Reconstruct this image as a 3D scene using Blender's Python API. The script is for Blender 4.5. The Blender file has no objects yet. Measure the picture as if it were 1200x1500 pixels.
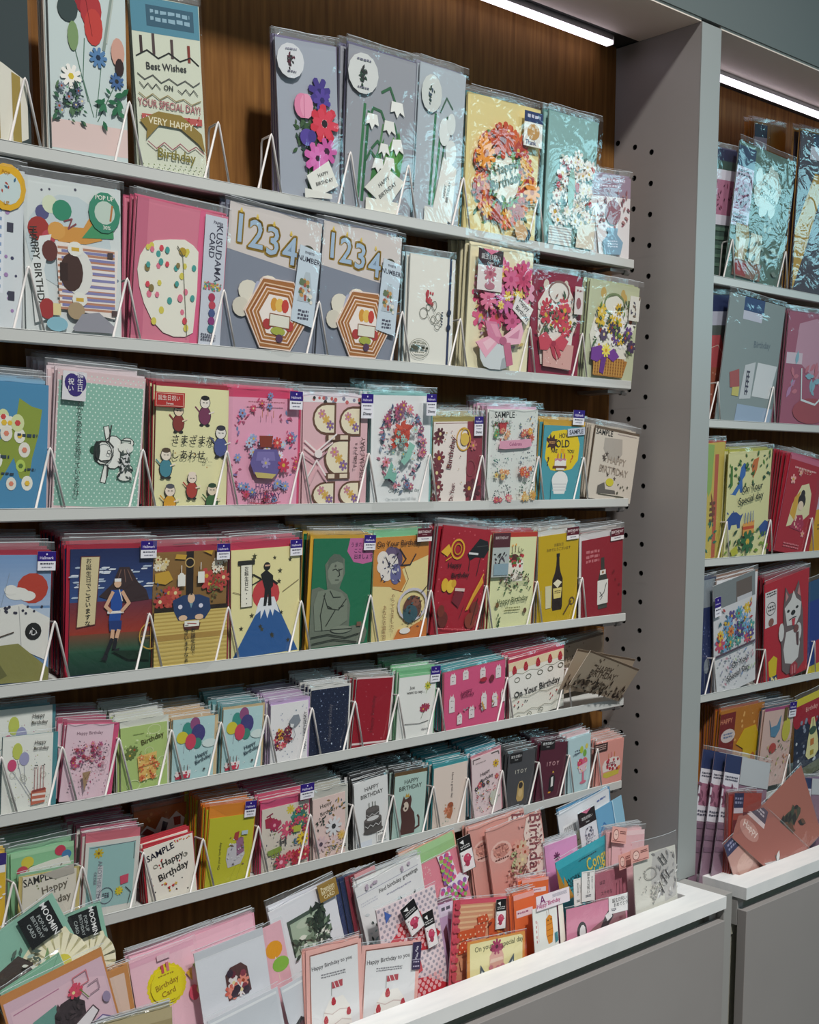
import bpy, math, random, re
from mathutils import Vector, Matrix
from mathutils.geometry import tessellate_polygon
sc=bpy.context.scene
COL=sc.collection
R=math.radians
# ---------------------------------------------------------------- camera
cam=bpy.data.cameras.new('camera');cam.sensor_fit='HORIZONTAL';cam.sensor_width=36
cam.lens=54.0;cam.shift_y=174.7/1200;cam.clip_start=.05
co=bpy.data.objects.new('camera',cam);COL.objects.link(co)
f=Vector((0.6649767,0.73632243,-0.12504109));u=Vector((0.0826478,0.0938457,0.99215035));r_=f.cross(u)
M=Matrix((r_,u,-f)).transposed().to_4x4();M.translation=Vector((-1.7195,-1.3841,1.4657));co.matrix_world=M
sc.camera=co
# ---------------------------------------------------------------- world, lights, exposure
w=bpy.data.worlds.new('world');sc.world=w;w.use_nodes=True
w.node_tree.nodes['Background'].inputs[0].default_value=(.50,.56,.60,1);w.node_tree.nodes['Background'].inputs[1].default_value=.15
sc.view_settings.view_transform='Standard';sc.view_settings.look='None';sc.view_settings.gamma=1
sc.view_settings.use_curve_mapping=False;sc.view_settings.exposure=0.50
sc.cycles.transparent_max_bounces=32;sc.cycles.use_denoising=True
def area(name,loc,target,sx,sy,power,col):
    l=bpy.data.lights.new(name,'AREA');l.shape='RECTANGLE';l.size=sx;l.size_y=sy;l.energy=power;l.color=col
    o=bpy.data.objects.new(name,l);COL.objects.link(o);o.location=loc
    o.rotation_euler=(Vector(target)-Vector(loc)).to_track_quat('-Z','Y').to_euler();return o
def spot(name,loc,target,ang,power,col):
    l=bpy.data.lights.new(name,'SPOT');l.spot_size=R(ang);l.spot_blend=1;l.energy=power;l.color=col;l.shadow_soft_size=.16
    o=bpy.data.objects.new(name,l);COL.objects.link(o);o.location=loc
    o.rotation_euler=(Vector(target)-Vector(loc)).to_track_quat('-Z','Y').to_euler();return o
spot('ceiling_spot',(-1.2,-2.5,4.5),(-.62,-.15,1.12),50,395,(1,.975,.93))
spot('ceiling_spot',(.7,-2.5,4.5),(.15,-.15,1.15),50,100,(1,.975,.94))
area('blue_screen_light',(2.8,-2.3,2.35),(.3,-.1,1.9),2.0,.34,11,(.42,.88,1))
# ---------------------------------------------------------------- materials
def s2l(c): return c/12.92 if c<=.04045 else ((c+.055)/1.055)**2.4
_hc={}
def hexc(h):
    if h not in _hc:
        g=h if len(h)==6 else ''.join(c*2 for c in h)
        _hc[h]=tuple(s2l(int(g[i:i+2],16)/255) for i in (0,2,4))+(1.0,)
    return _hc[h]
def mat(name,col=(.8,.8,.8),rough=.5,metal=0,spec=.5):
    m=bpy.data.materials.new(name);m.use_nodes=True;b=m.node_tree.nodes['Principled BSDF']
    b.inputs['Base Color'].default_value=(*col,1);b.inputs['Roughness'].default_value=rough
    b.inputs['Metallic'].default_value=metal;b.inputs['Specular IOR Level'].default_value=spec
    return m
def nd(m,t,**kw):
    n=m.node_tree.nodes.new(t)
    for k,v in kw.items(): setattr(n,k,v)
    return n
def lk(m,a,b): m.node_tree.links.new(a,b)
def bsdf(m): return m.node_tree.nodes['Principled BSDF']
def noise_mix(m,c1,c2,scale,vec_scale=(1,1,1),detail=4,bump=0,fac=(.3,.7)):
    tc=nd(m,'ShaderNodeTexCoord');mp=nd(m,'ShaderNodeMapping');mp.inputs['Scale'].default_value=vec_scale
    lk(m,tc.outputs['Object'],mp.inputs[0]);n=nd(m,'ShaderNodeTexNoise');n.inputs['Scale'].default_value=scale;n.inputs['Detail'].default_value=detail
    lk(m,mp.outputs[0],n.inputs['Vector']);cr=nd(m,'ShaderNodeValToRGB')
    cr.color_ramp.elements[0].color=(*c1,1);cr.color_ramp.elements[1].color=(*c2,1)
    cr.color_ramp.elements[0].position=fac[0];cr.color_ramp.elements[1].position=fac[1]
    lk(m,n.outputs[0],cr.inputs[0]);lk(m,cr.outputs[0],bsdf(m).inputs['Base Color'])
    if bump:
        bp=nd(m,'ShaderNodeBump');bp.inputs['Strength'].default_value=bump;bp.inputs['Distance'].default_value=.002
        lk(m,n.outputs[0],bp.inputs['Height']);lk(m,bp.outputs[0],bsdf(m).inputs['Normal'])
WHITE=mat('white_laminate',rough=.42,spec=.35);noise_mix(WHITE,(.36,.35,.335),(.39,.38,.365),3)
TOP=mat('worn_white_top',rough=.45);noise_mix(TOP,(.84,.85,.85),(.93,.93,.92),14,(1,6,1),6)
LIP=mat('shelf_metal',(.57,.58,.56),.4)
WOOD=mat('wood_veneer',rough=.7,spec=.15);noise_mix(WOOD,(.135,.056,.016),(.27,.125,.034),9,(14,1,.8),8,.05)
HEAD=mat('header_paint',(.13,.155,.155),.6)
PANEL=mat('grey_laminate',rough=.42,spec=.35);noise_mix(PANEL,(.33,.305,.295),(.36,.335,.325),3)
EDGE=mat('edge_band',(.34,.365,.36),.4)
SOFF=mat('soffit_board',(.80,.70,.62),.6)
DARK=mat('dark_recess',(.03,.03,.028),.7)
OLIVE=mat('recess_board',(.50,.49,.41),.6)
WIRE=mat('white_wire',(.78,.74,.72),.32)
METAL=mat('alloy',(.5,.5,.5),.35,.8)
PAPER=mat('printed_card',rough=.55,spec=.3)
va=nd(PAPER,'ShaderNodeVertexColor',layer_name='Col');lk(PAPER,va.outputs[0],bsdf(PAPER).inputs['Base Color'])
FLOOR=mat('floor_tile',(.35,.33,.30),.35);CEIL=mat('ceiling_paint',(.75,.75,.73),.8)
LED=bpy.data.materials.new('lit_strip');LED.use_nodes=True;LED.node_tree.nodes.clear()
e=nd(LED,'ShaderNodeEmission');e.inputs[0].default_value=(.96,.86,1,1);e.inputs[1].default_value=2.2
oo=nd(LED,'ShaderNodeOutputMaterial');lk(LED,e.outputs[0],oo.inputs[0])
def film(name,base,veil,rough,bump,scale):
    m=bpy.data.materials.new(name);m.use_nodes=True;m.node_tree.nodes.clear()
    tr=nd(m,'ShaderNodeBsdfTransparent');gl=nd(m,'ShaderNodeBsdfGlossy');gl.inputs['Roughness'].default_value=rough
    df=nd(m,'ShaderNodeBsdfDiffuse');df.inputs[0].default_value=(.8,.84,.86,1)
    lf=nd(m,'ShaderNodeLayerWeight');lf.inputs[0].default_value=.5;pw=nd(m,'ShaderNodeMath',operation='POWER');pw.inputs[1].default_value=4
    lw=nd(m,'ShaderNodeMath',operation='MULTIPLY_ADD');lk(m,lf.outputs[1],pw.inputs[0]);lk(m,pw.outputs[0],lw.inputs[0]);lw.inputs[1].default_value=.5;lw.inputs[2].default_value=base
    tc=nd(m,'ShaderNodeTexCoord');n=nd(m,'ShaderNodeTexNoise');n.inputs['Scale'].default_value=scale;n.inputs['Detail'].default_value=3
    n.inputs['Distortion'].default_value=1.2
    lk(m,tc.outputs['Object'],n.inputs['Vector']);bp=nd(m,'ShaderNodeBump');bp.inputs['Strength'].default_value=bump;bp.inputs['Distance'].default_value=.004
    lk(m,n.outputs[0],bp.inputs['Height'])
    lk(m,bp.outputs[0],gl.inputs['Normal'])
    m1=nd(m,'ShaderNodeMixShader');m1.inputs[0].default_value=veil;lk(m,tr.outputs[0],m1.inputs[1]);lk(m,df.outputs[0],m1.inputs[2])
    m2=nd(m,'ShaderNodeMixShader');lk(m,lw.outputs[0],m2.inputs[0]);lk(m,m1.outputs[0],m2.inputs[1]);lk(m,gl.outputs[0],m2.inputs[2])
    o=nd(m,'ShaderNodeOutputMaterial');lk(m,m2.outputs[0],o.inputs[0]);return m
FILM=film('clear_film',.055,.008,.08,.6,22)
FLAP=film('clear_film_flap',.06,.06,.15,.6,40)
# ---------------------------------------------------------------- mesh helpers
class MB:
    def __init__(s): s.v=[];s.f=[];s.m=[];s.c=[]
    def face(s,pts,mi=0,col=(1,1,1,1)):
        i=len(s.v);s.v+=pts;s.f.append(tuple(range(i,i+len(pts))));s.m.append(mi);s.c.append(col)
    def box(s,x0,y0,z0,x1,y1,z1,mi=0,col=(1,1,1,1)):
        i=len(s.v);s.v+=[(x,y,z) for x in (x0,x1) for y in (y0,y1) for z in (z0,z1)]
        for q in ((0,1,3,2),(4,6,7,5),(0,4,5,1),(2,3,7,6),(0,2,6,4),(1,5,7,3)):
            s.f.append(tuple(i+k for k in q));s.m.append(mi);s.c.append(col)
    def tube(s,pts,r,n=7,mi=0):
        base=len(s.v);P=[Vector(p) for p in pts]
        for k,p in enumerate(P):
            d=(P[min(k+1,len(P)-1)]-P[max(k-1,0)]).normalized()
            a=d.cross(Vector((.13,.97,.2))).normalized();b=d.cross(a)
            for j in range(n):
                t=j*2*math.pi/n;s.v.append(tuple(p+a*math.cos(t)*r+b*math.sin(t)*r))
        for k in range(len(P)-1):
            for j in range(n):
                q=base+k*n;s.f.append((q+j,q+(j+1)%n,q+n+(j+1)%n,q+n+j));s.m.append(mi);s.c.append((1,1,1,1))
        for q in (base,base+(len(P)-1)*n):
            s.f.append(tuple(q+j for j in range(n)));s.m.append(mi);s.c.append((1,1,1,1))
    def mesh(s,name,mats,smooth=False):
        me=bpy.data.meshes.new(name);me.from_pydata(s.v,[],s.f)
        for m in mats: me.materials.append(m)
        me.polygons.foreach_set('material_index',s.m)
        if PAPER in mats:
            a=me.color_attributes.new('Col','FLOAT_COLOR','CORNER');buf=[]
            for fc,c in zip(s.f,s.c): buf+=list(c)*len(fc)
            a.data.foreach_set('color',buf)
        if smooth: me.polygons.foreach_set('use_smooth',[True]*len(s.f))
        me.update();return me
def obj(name,me,parent=None,loc=(0,0,0)):
    o=bpy.data.objects.new(name,me);COL.objects.link(o);o.location=loc
    if parent: o.parent=parent
    return o
def thing(name,label,cat,loc=(0,0,0),group=None):
    o=bpy.data.objects.new(name,None);COL.objects.link(o);o.location=loc;o.empty_display_size=.02
    o['label']=label;o['category']=cat
    if group:o['group']=group
    return o
def bev(o,wd=.0012,seg=2):
    m=o.modifiers.new('b','BEVEL');m.width=wd;m.segments=seg;m.limit_method='ANGLE';return o
def boxo(name,mt,b,parent=None,bw=.001):
    m=MB();m.box(*b);o=obj(name,m.mesh(name,[mt]),parent)
    if bw: bev(o,bw)
    return o
# ---------------------------------------------------------------- setting
XL=-1.62;XR=1.15
fl=boxo('floor',FLOOR,(-4,-4,-.05,4,.2,0),bw=0);fl['kind']='structure'
ce=boxo('ceiling',CEIL,(-4,-4,4.8,4,.2,4.85),bw=0);ce['kind']='structure'
wb=boxo('wall_back',HEAD,(-4,.06,0,4,.12,4.8),bw=0);wb['kind']='structure'
hb=boxo('trim_1',HEAD,(-1.9,-.172,2.187,XR,.06,3.3),bw=0);hb['kind']='structure'
# ---------------------------------------------------------------- shelving unit 1
SHELF_Z=[1.82, 1.6242, 1.4296, 1.235, 1.0889, 0.9427]
DEP=.0847
unit=thing('shelving_unit','white and wood wall shelving unit with six narrow card shelves','shelving unit',(0,0,0))
boxo('back_panel',WOOD,(XL-.2,.0005,.7735,-.0005,.018,2.184),unit,0)
# perforated side panel with real holes
def side_panel():
    m=MB();y0,y1,z0,z1=-.1695,.018,.7722,2.182;holes=[]
    hr=.0046
    for k in range(24):
        for y,dz in ((-.0775,0),(-.0428,.0142),(-.0065,.0276)):
            if y==-.0775 or k<26:
                holes.append((y,2-.05*k+dz))
    outer=[Vector((0,y0,z0)),Vector((0,y1,z0)),Vector((0,y1,z1)),Vector((0,y0,z1))]
    # strips between rows keep triangulation simple
    rows=sorted(set(round(2-.05*k,4) for k in range(24)))
    edges=[z0]+[r-.018 for r in rows]+[z1]
    for a,b in zip(edges[:-1],edges[1:]):
        hs=[h for h in holes if a<h[1]<b]
        loops=[[Vector((0,y0,a)),Vector((0,y1,a)),Vector((0,y1,b)),Vector((0,y0,b))]]
        for hy,hz in hs:
            lp=[Vector((0,hy+hr*math.cos(-t*math.pi/6),hz+hr*math.sin(-t*math.pi/6))) for t in range(12)]
            loops.append(lp)
            for j in range(12):
                p,q=lp[j],lp[(j+1)%12]
                m.face([tuple(p),tuple(q),(.008,q.y,q.z),(.008,p.y,p.z)],1)
            m.face([(.008,p.y,p.z) for p in lp],1)
        flat=[p for l in loops for p in l]
        for t in tessellate_polygon(loops): m.face([tuple(flat[i]) for i in t],0)
    x1=.0524
    m.face([(0,y0,z0),(x1,y0,z0),(x1,y0,z1),(0,y0,z1)]);m.face([(x1,y0,z0),(x1,y1,z0),(x1,y1,z1),(x1,y0,z1)])
    m.face([(0,y1,z0),(x1,y1,z0),(x1,y1,z1),(0,y1,z1)]);m.face([(0,y0,z1),(x1,y0,z1),(x1,y1,z1),(0,y1,z1)])
    m.face([(0,y0,z0),(x1,y0,z0),(x1,y1,z0),(0,y1,z0)])
    return obj('side_panel',m.mesh('side_panel',[PANEL,DARK]),unit)
side_panel()
boxo('edge_strip',EDGE,(-.0003,-.1712,.7722,.0527,-.1695,2.182),unit,.0004)
boxo('top_board',SOFF,(XL-.2,-.1690,2.182,-.0005,-.047,2.187),unit,0)
boxo('light_channel',DARK,(XL-.2,-.047,2.184,-.0005,-.0005,2.187),unit,0)
def shelf_mesh(x0,x1):
    # folded metal tray: lip at the front, floor rising toward the back
    m=MB();d=DEP;prof=[(-d,0),(-d,-.0135),(-d+.004,-.0150),(-.004,-.004),(-.004,.010),(-.0055,.010),(-.0055,.0045),(-d+.003,-.0100),(-d+.003,0)]
    n=len(prof);base=len(m.v)
    for x in (x0,x1): m.v+=[(x,y,z) for y,z in prof]
    for j in range(n): m.f.append((base+j,base+(j+1)%n,base+n+(j+1)%n,base+n+j));m.m.append(0);m.c.append((1,1,1,1))
    for off in (0,n):
        for t in tessellate_polygon([[Vector((0,y,z)) for y,z in prof]]): m.f.append(tuple(base+off+i for i in t));m.m.append(0);m.c.append((1,1,1,1))
    return m.mesh('shelf',[LIP])
def shelf(z,x0,x1,par,pegs):
    o=obj('shelf',shelf_mesh(x0,x1),par,(0,0,z));bev(o,.0008,2)
    for x in pegs:
        m=MB();xe=x-.0487 if x<.05 else x-.045;m.tube([(xe-.010,-.070,-.0195),(xe+.003,-.070,-.0195)],.0042,10);m.box(xe-.045,-.072,-.021,xe-.008,-.006,-.0155)
        obj('shelf_bracket',m.mesh('shelf_bracket',[METAL]),o)
    return o
for z in SHELF_Z: shelf(z,XL,-.0487,unit,[0])
# ---------------------------------------------------------------- shelving unit 2
unit2=thing('shelving_unit','neighbouring white shelving unit with five card shelves beyond the pillar','shelving unit',(0,0,0))
boxo('back_panel',WOOD,(.0527,.0005,.7735,XR,.018,2.184),unit2,0)
boxo('top_board',SOFF,(.0527,-.1690,2.182,XR,-.047,2.187),unit2,0)
boxo('light_channel',DARK,(.0527,-.047,2.184,XR,-.0005,2.187),unit2,0)
for z in (1.820,1.568,1.317,1.065,.84): shelf(z,.100,XR-.02,unit2,[.149])
# ---------------------------------------------------------------- strip lights
def strip(x0,x1,y,label):
    t=thing('strip_light',label,'light',(0,0,0))
    boxo('housing',METAL,(x0,y-.006,2.1745,x1+.002,y+.010,2.184),t,0)
    boxo('diffuser',LED,(x0,y-.006,2.168,x1,y+.008,2.1745),t,.001)
    boxo('end_cap',WIRE,(x1,y-.007,2.1675,x1+.0015,y+.009,2.180),t,.0004)
strip(XL,-.055,-.030,'long white strip light above the anemone and wreath cards')
strip(.075,XR-.02,-.050,'white strip light above the neighbouring shelves')
# ---------------------------------------------------------------- cabinets with deep card bins
BZ=2-1.2283;BY=-.2711
def cabinet(x0,x1,label,ox0,ox1):
    t=thing('storage_cabinet',label,'cabinet',(0,0,0));th=.021
    m=MB();iy0,iy1=-.2235,-.030
    z1=BZ;z0=BZ-th
    # frame of four boards around the opening
    for b in ((x0,BY,z0,x1,iy0,z1),(x0,iy1,z0,x1,.0,z1),(x0,iy0,z0,ox0,iy1,z1),(ox1,iy0,z0,x1,iy1,z1)): m.box(*b)
    obj('top_frame',m.mesh('top_frame',[TOP]),t)
    m=MB();m.box(ox0-.006,iy0-.004,z0-.065,ox1+.004,iy1,z0-.060);m.box(ox0-.006,iy0-.006,z0-.065,ox1+.004,iy0-.001,z0)
    m.box(ox1+.001,iy0,z0-.065,ox1+.006,iy1,z0);m.box(ox0-.006,iy0,z0-.065,ox0-.001,iy1,z0)
    obj('bin_tray',m.mesh('bin_tray',[WHITE]),t)
    boxo('body',OLIVE,(x0+.001,BY+.034,.05,x1-.001,-.0,z0-.070),t,0)
    boxo('recess_board',OLIVE,(x0+.001,BY+.030,z0-.070,x1-.001,BY+.034,z0),t,0)
    boxo('drawer_front',PANEL,(x0+.0025,BY,.10,x1-.0025,BY+.018,BZ-.0415),t,.0008)
    boxo('side_board',WHITE,(x1-.0205,BY+.0185,z0-.05,x1-.002,BY+.030,z0),t,.0005)
    boxo('side_board',WHITE,(x0+.002,BY+.0185,z0-.05,x0+.0205,BY+.030,z0),t,.0005)
    boxo('plinth',DARK,(x0+.01,BY+.04,0,x1-.01,-.02,.05),t,0)
    return t
cabinet(XL,-.0005,'white storage cabinet with deep bin crowded with cards',XL+.02,-.049)
cabinet(.059,XR,'white storage cabinet with bin under the neighbouring shelves',.11,XR-.02)
ft=boxo('filler_post',WHITE,(.0005,-.266,0,.024,.0,BZ),None,.0005);ft['label']='narrow white filler post between the two storage cabinets';ft['category']='panel'
# ---------------------------------------------------------------- wire dividers
WIRES=[(1.82, 0.0652, [-1.1032, -0.9785, -0.8594, -0.7813, -0.6543, -0.5519, -0.4466, -0.287, -0.1572]), (1.6242, 0.0649, [-1.1066, -0.9871, -0.855, -0.7081, -0.5628, -0.4508, -0.3026, -0.1796]), (1.4296, 0.064, [-1.089, -0.9723, -0.8546, -0.7381, -0.6238, -0.5094, -0.4036, -0.2783, -0.1707]), (1.235, 0.0673, [-1.0907, -0.969, -0.8566, -0.7417, -0.6216, -0.5068, -0.3918, -0.2779, -0.1687]), (1.0889, 0.0686, [-1.16, -1.0867, -1.0145, -0.9424, -0.8704, -0.7991, -0.7251, -0.6501, -0.5704, -0.4904, -0.343, -0.2021]), (0.9427, 0.0711, [-1.1517, -1.0669, -0.9857, -0.9005, -0.8156, -0.7296, -0.6552, -0.5797, -0.5002, -0.4276, -0.3527, -0.2677, -0.1925, -0.1201])]
WIRES2=[(1.82, 0.0651, [0.2283, 0.4052]), (1.568, 0.0616, [0.1973, 0.3805]), (1.317, 0.0694, [0.2404, 0.388, 0.5408]), (1.065, 0.0716, [0.2128, 0.3857, 0.5695]), (0.84, 0.0931, [0.4904])]

def wire_mesh(h):
    m=MB();a=R(4);s,c=math.sin(a),math.cos(a)
    def P(x,z,y=0): return (x,-DEP+.0016+y-z*s,z*c)
    m.tube([P(-.0185,-.004),P(-.0015,h-.003),P(0,h),P(.0015,h-.003),P(.0185,-.004)],.00140,7)
    m.tube([P(0,h-.0005),P(.0005,h-.001,.003),P(.001,h-.002,.020),P(.0015,h-.006,.0225),P(.0018,-.004,.0225)],.00140,7)
    return m.mesh('wire_divider',[WIRE],True)
WM=wire_mesh(.067)
NM=['top','second','third','fourth','fifth','sixth']
for (z,h,xs),n in zip(WIRES,NM):
    for x in xs:
        o=obj('wire_divider',WM,None,(x,0,z));o['category']='wire divider'
        o['label']='white bent wire divider between card stacks on the %s shelf'%n;o['group']='wire dividers on the %s shelf'%n
for (z,h,xs),n in zip(WIRES2,NM):
    for x in xs:
        o=obj('wire_divider',WM,None,(x,0,z));o['category']='wire divider'
        o['label']='white wire divider on the neighbouring unit\'s %s shelf'%n;o['group']='wire dividers on the neighbouring %s shelf'%n
# ---------------------------------------------------------------- flat print language
CJK=re.compile('[\u3000-\u9fff]')
_tx={}
def text_geo(s,bold):
    k=(s,bold)
    if k not in _tx:
        c=bpy.data.curves.new('t','FONT');c.body=s;c.resolution_u=2;c.offset=.02 if bold else (.006 if CJK.search(s) else .013)
        o=bpy.data.objects.new('t',c);COL.objects.link(o);dg=bpy.context.evaluated_depsgraph_get();dg.update()
        me=bpy.data.meshes.new_from_object(o.evaluated_get(dg))
        vs=[(v.co.x,v.co.y) for v in me.vertices];fs=[tuple(p.vertices) for p in me.polygons]
        bpy.data.objects.remove(o);bpy.data.curves.remove(c);bpy.data.meshes.remove(me)
        if vs:
            x0=min(v[0] for v in vs);x1=max(v[0] for v in vs);y0=min(v[1] for v in vs);y1=max(v[1] for v in vs)
            vs=[(v[0]-(x0+x1)/2,v[1]-(y0+y1)/2) for v in vs];_tx[k]=(vs,fs,x1-x0,y1-y0)
        else: _tx[k]=([],[],0,0)
    return _tx[k]
class Art:
    """draws on a w x h metre card; u right, v down in percent; builds thin layers toward -y"""
    STEP=.00003
    def __init__(s,w,h,mb): s.w,s.h,s.mb=w,h,mb;s.z=.0001;s.H=0;s.top=.0001;s.lift=0
    def P(s,u,v,y): return ((u/100-.5)*s.w,-y,(1-v/100)*s.h)
    def poly(s,pts,col,H=None):
        H=s.H if H is None else H
        c=hexc(col);s.z+=s.STEP;s.lift=max(s.lift,H/1000);y=s.z+s.lift
        s.top=max(s.top,y)
        if len(pts)<3:return
        q=[s.P(a,b,y) for a,b in pts]
        ar=sum(q[i][0]*q[(i+1)%len(q)][2]-q[(i+1)%len(q)][0]*q[i][2] for i in range(len(q)))
        if ar>0: q=q[::-1]
        q=q[::-1]
        if len(q)>4 or not s._convex(q):
            i0=len(s.mb.v);s.mb.v+=q
            for t in tessellate_polygon([[Vector(p) for p in q]]):
                s.mb.f.append(tuple(i0+k for k in t));s.mb.m.append(0);s.mb.c.append(c)
        else: s.mb.face(q,0,c)
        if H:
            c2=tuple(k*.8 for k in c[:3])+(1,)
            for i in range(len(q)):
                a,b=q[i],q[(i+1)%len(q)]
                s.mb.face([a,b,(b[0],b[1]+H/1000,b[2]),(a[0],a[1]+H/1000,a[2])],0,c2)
    def _convex(s,q):
        sg=0;n=len(q)
        for i in range(n):
            a,b,c=q[i],q[(i+1)%n],q[(i+2)%n];k=(b[0]-a[0])*(c[2]-b[2])-(b[2]-a[2])*(c[0]-b[0])
            if k:
                if sg*k<0:return False
                sg=k
        return True
    def ell(s,x,y,rx,ry,col,n=None,rot=0):
        n=n or (14 if rx>6 else 10 if rx>2.5 else 6);a=s.w/s.h;cr,sr=math.cos(R(rot)),math.sin(R(rot))
        pts=[]
        for k in range(n):
            t=k*2*math.pi/n;ex,ey=rx*math.cos(t),ry/a*math.sin(t)
            pts.append((x+ex*cr-ey*sr,y+(ex*sr+ey*cr)*a))
        s.poly(pts,col)
    def cir(s,x,y,r,col,n=None): s.ell(x,y,r,r*s.w/s.h,col,n)
    def line(s,wd,col,pts):
        a=s.w/s.h;P=[(p[0],p[1]/a) for p in pts];H=s.H;s.H=0
        for (x0,y0),(x1,y1) in zip(P[:-1],P[1:]):
            dx,dy=x1-x0,y1-y0;L=math.hypot(dx,dy) or 1;nx,ny=-dy/L*wd/2,dx/L*wd/2;ex,ey=dx/L*wd*.3,dy/L*wd*.3
            s.z-=s.STEP*.9
            s.poly([((x0-ex+nx),(y0-ey+ny)*a),((x1+ex+nx),(y1+ey+ny)*a),((x1+ex-nx),(y1+ey-ny)*a),((x0-ex-nx),(y0-ey-ny)*a)],col)
        s.z+=s.STEP;s.H=H
    def ring(s,x,y,rx,ry,wd,col,n=20):
        s.line(wd,col,[(x+rx*math.cos(t*2*math.pi/n),y+ry*math.sin(t*2*math.pi/n)) for t in range(n+1)])
    def flower(s,x,y,r,n,col,cc='D8B040'):
        a=s.w/s.h;n=min(n,9);ph=x*1.7
        H=s.H;s.H=0
        pts=[]
        for k in range(n*4):
            t=ph+k*2*math.pi/(n*4);rr=r*(1,.93,.52,.93)[k%4];pts.append((x+rr*math.cos(t),y+rr*math.sin(t)*a))
        s.H=H;s.poly(pts,col);s.H=0;s.cir(x,y,r*.28,cc,6);s.H=H
    def leaf(s,x,y,L,ang,col):
        a=s.w/s.h;c,q=math.cos(ang),math.sin(ang);pts=[]
        for t,wd in ((0,0),(.3,.2),(.6,.2),(1,0),(.6,-.2),(.3,-.2)):
            pts.append((x+L*(t*c-wd*q),y+L*(t*q+wd*c)*a))
        s.poly(pts,col)
    def text(s,x,y,size,col,rot,st):
        st=st.replace('_',' ')
        H=s.H;s.H=0
        if CJK.search(st) and rot==90:
            n=len(st);sz=min(size,96*s.h/s.w/n)
            hs=sz*s.w/s.h
            for i,ch in enumerate(st): s._tx(x,y+(i-(n-1)/2)*hs,sz,col,0,ch,100)
        else:
            lim=2*min(x,100-x)*.97 if abs(rot)<45 else 2*min(y,100-y)*s.h/s.w*.97
            s._tx(x,y,size,col,rot,st,max(lim,8))
        s.H=H
    def _tx(s,x,y,size,col,rot,st,lim):
        vs,fs,W,Hh=text_geo(st,False)
        if not vs:return
        k=size*s.w/100;kx=min(k,lim*s.w/100/max(W,.01));c=hexc(col);s.z+=s.STEP;Y=s.z+s.lift;s.top=max(s.top,Y)
        cr,sr=math.cos(R(-rot)),math.sin(R(-rot));cx,_,cz=s.P(x,y,0);i0=len(s.mb.v)
        for a,b in vs:
            a*=kx;b*=k;s.mb.v.append((cx+a*cr-b*sr,-Y,cz+a*sr+b*cr))
        for f_ in fs: s.mb.f.append(tuple(i0+j for j in f_));s.mb.m.append(0);s.mb.c.append(c)
    def run(s,src):
        w,h=s.w,s.h;a=w/h
        for cmd in src.split(';'):
            t=cmd.split()
            if not t: continue
            s.z+=s.STEP*1.5;o=t[0];F=lambda i:float(t[i])
            N=lambda i,j:[float(q) for q in t[i:j]]
            if o=='b': s.poly([(0,0),(100,0),(100,100),(0,100)],t[1],0)
            elif o=='r': x0,y0,x1,y1=N(1,5);s.poly([(x0,y0),(x1,y0),(x1,y1),(x0,y1)],t[5])
            elif o=='e': s.ell(*N(1,5),t[5],None,F(6) if len(t)>6 else 0)
            elif o=='p': q=N(2,None);s.poly(list(zip(q[::2],q[1::2])),t[1])
            elif o=='l': q=N(3,None);s.line(F(1),t[2],list(zip(q[::2],q[1::2])))
            elif o=='o': s.ring(*N(1,6),t[6])
            elif o=='t': s.text(F(1),F(2),F(3),t[4],F(5),t[6])
            elif o=='f': s.flower(F(1),F(2),F(3),int(F(4)),*t[5:7])
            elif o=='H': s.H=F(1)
            elif o=='h':
                x,y,rx,ry=N(1,5);s.poly([(x-rx,y),(x-rx*.52,y-ry*.98),(x+rx*.52,y-ry*.98),(x+rx,y),(x+rx*.52,y+ry*.98),(x-rx*.52,y+ry*.98)],t[5])
            elif o=='g':
                x0,y0,x1,y1=N(1,5);n=int(F(6));d=(y1-y0)/n
                for i in range(n): s.z-=s.STEP;s.poly([(x0,y0+d*i),(x1,y0+d*i),(x1,y0+d*(i+.4)),(x0,y0+d*(i+.4))],t[5])
                s.z+=s.STEP
            elif o=='v':
                x0,y0,x1,y1=N(1,5);n=int(F(6));d=(x1-x0)/n
                for i in range(n): s.z-=s.STEP;s.poly([(x0+d*i,y0),(x0+d*(i+.45),y0),(x0+d*(i+.45),y1),(x0+d*i,y1)],t[5])
                s.z+=s.STEP;n=int(F(7));d=(y1-y0)/n
                if n>1:
                    for i in range(n): s.z-=s.STEP;s.poly([(x0,y0+d*i),(x1,y0+d*i),(x1,y0+d*(i+.4)),(x0,y0+d*(i+.4))],t[5])
                    s.z+=s.STEP
            elif o=='q':
                x0,y0,x1,y1=N(1,5);n=int(F(5));rg=random.Random(int(x0*7+y0*13));d=(y1-y0)/n
                for i in range(n):
                    x=x0;s.z-=s.STEP
                    while x<x1:
                        L=rg.uniform(.35,1)*d/a*1.3;e_=min(x+L,x1);yy=y0+d*i+rg.uniform(0,.15)*d
                        s.z-=s.STEP;s.poly([(x,yy),(e_,yy),(e_,yy+d*rg.uniform(.4,.65)),(x,yy+d*.55)],t[6],0);x=e_+max(d/a*.28,.5)
                    s.z+=s.STEP
                s.z+=s.STEP
            elif o=='G':
                y0,y1=N(3,5);c1,c2=t[1],t[2]
                for i in range(12):
                    k=(i+.5)/12;cc=''.join('%02X'%int(int(c1[j:j+2],16)*(1-k)+int(c2[j:j+2],16)*k) for j in (0,2,4))
                    s.z-=s.STEP*.98;s.poly([(0,y0+(y1-y0)*i/12),(100,y0+(y1-y0)*i/12),(100,y0+(y1-y0)*(i+1)/12),(0,y0+(y1-y0)*(i+1)/12)],cc)
                s.z+=s.STEP
            elif o=='D':
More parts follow.
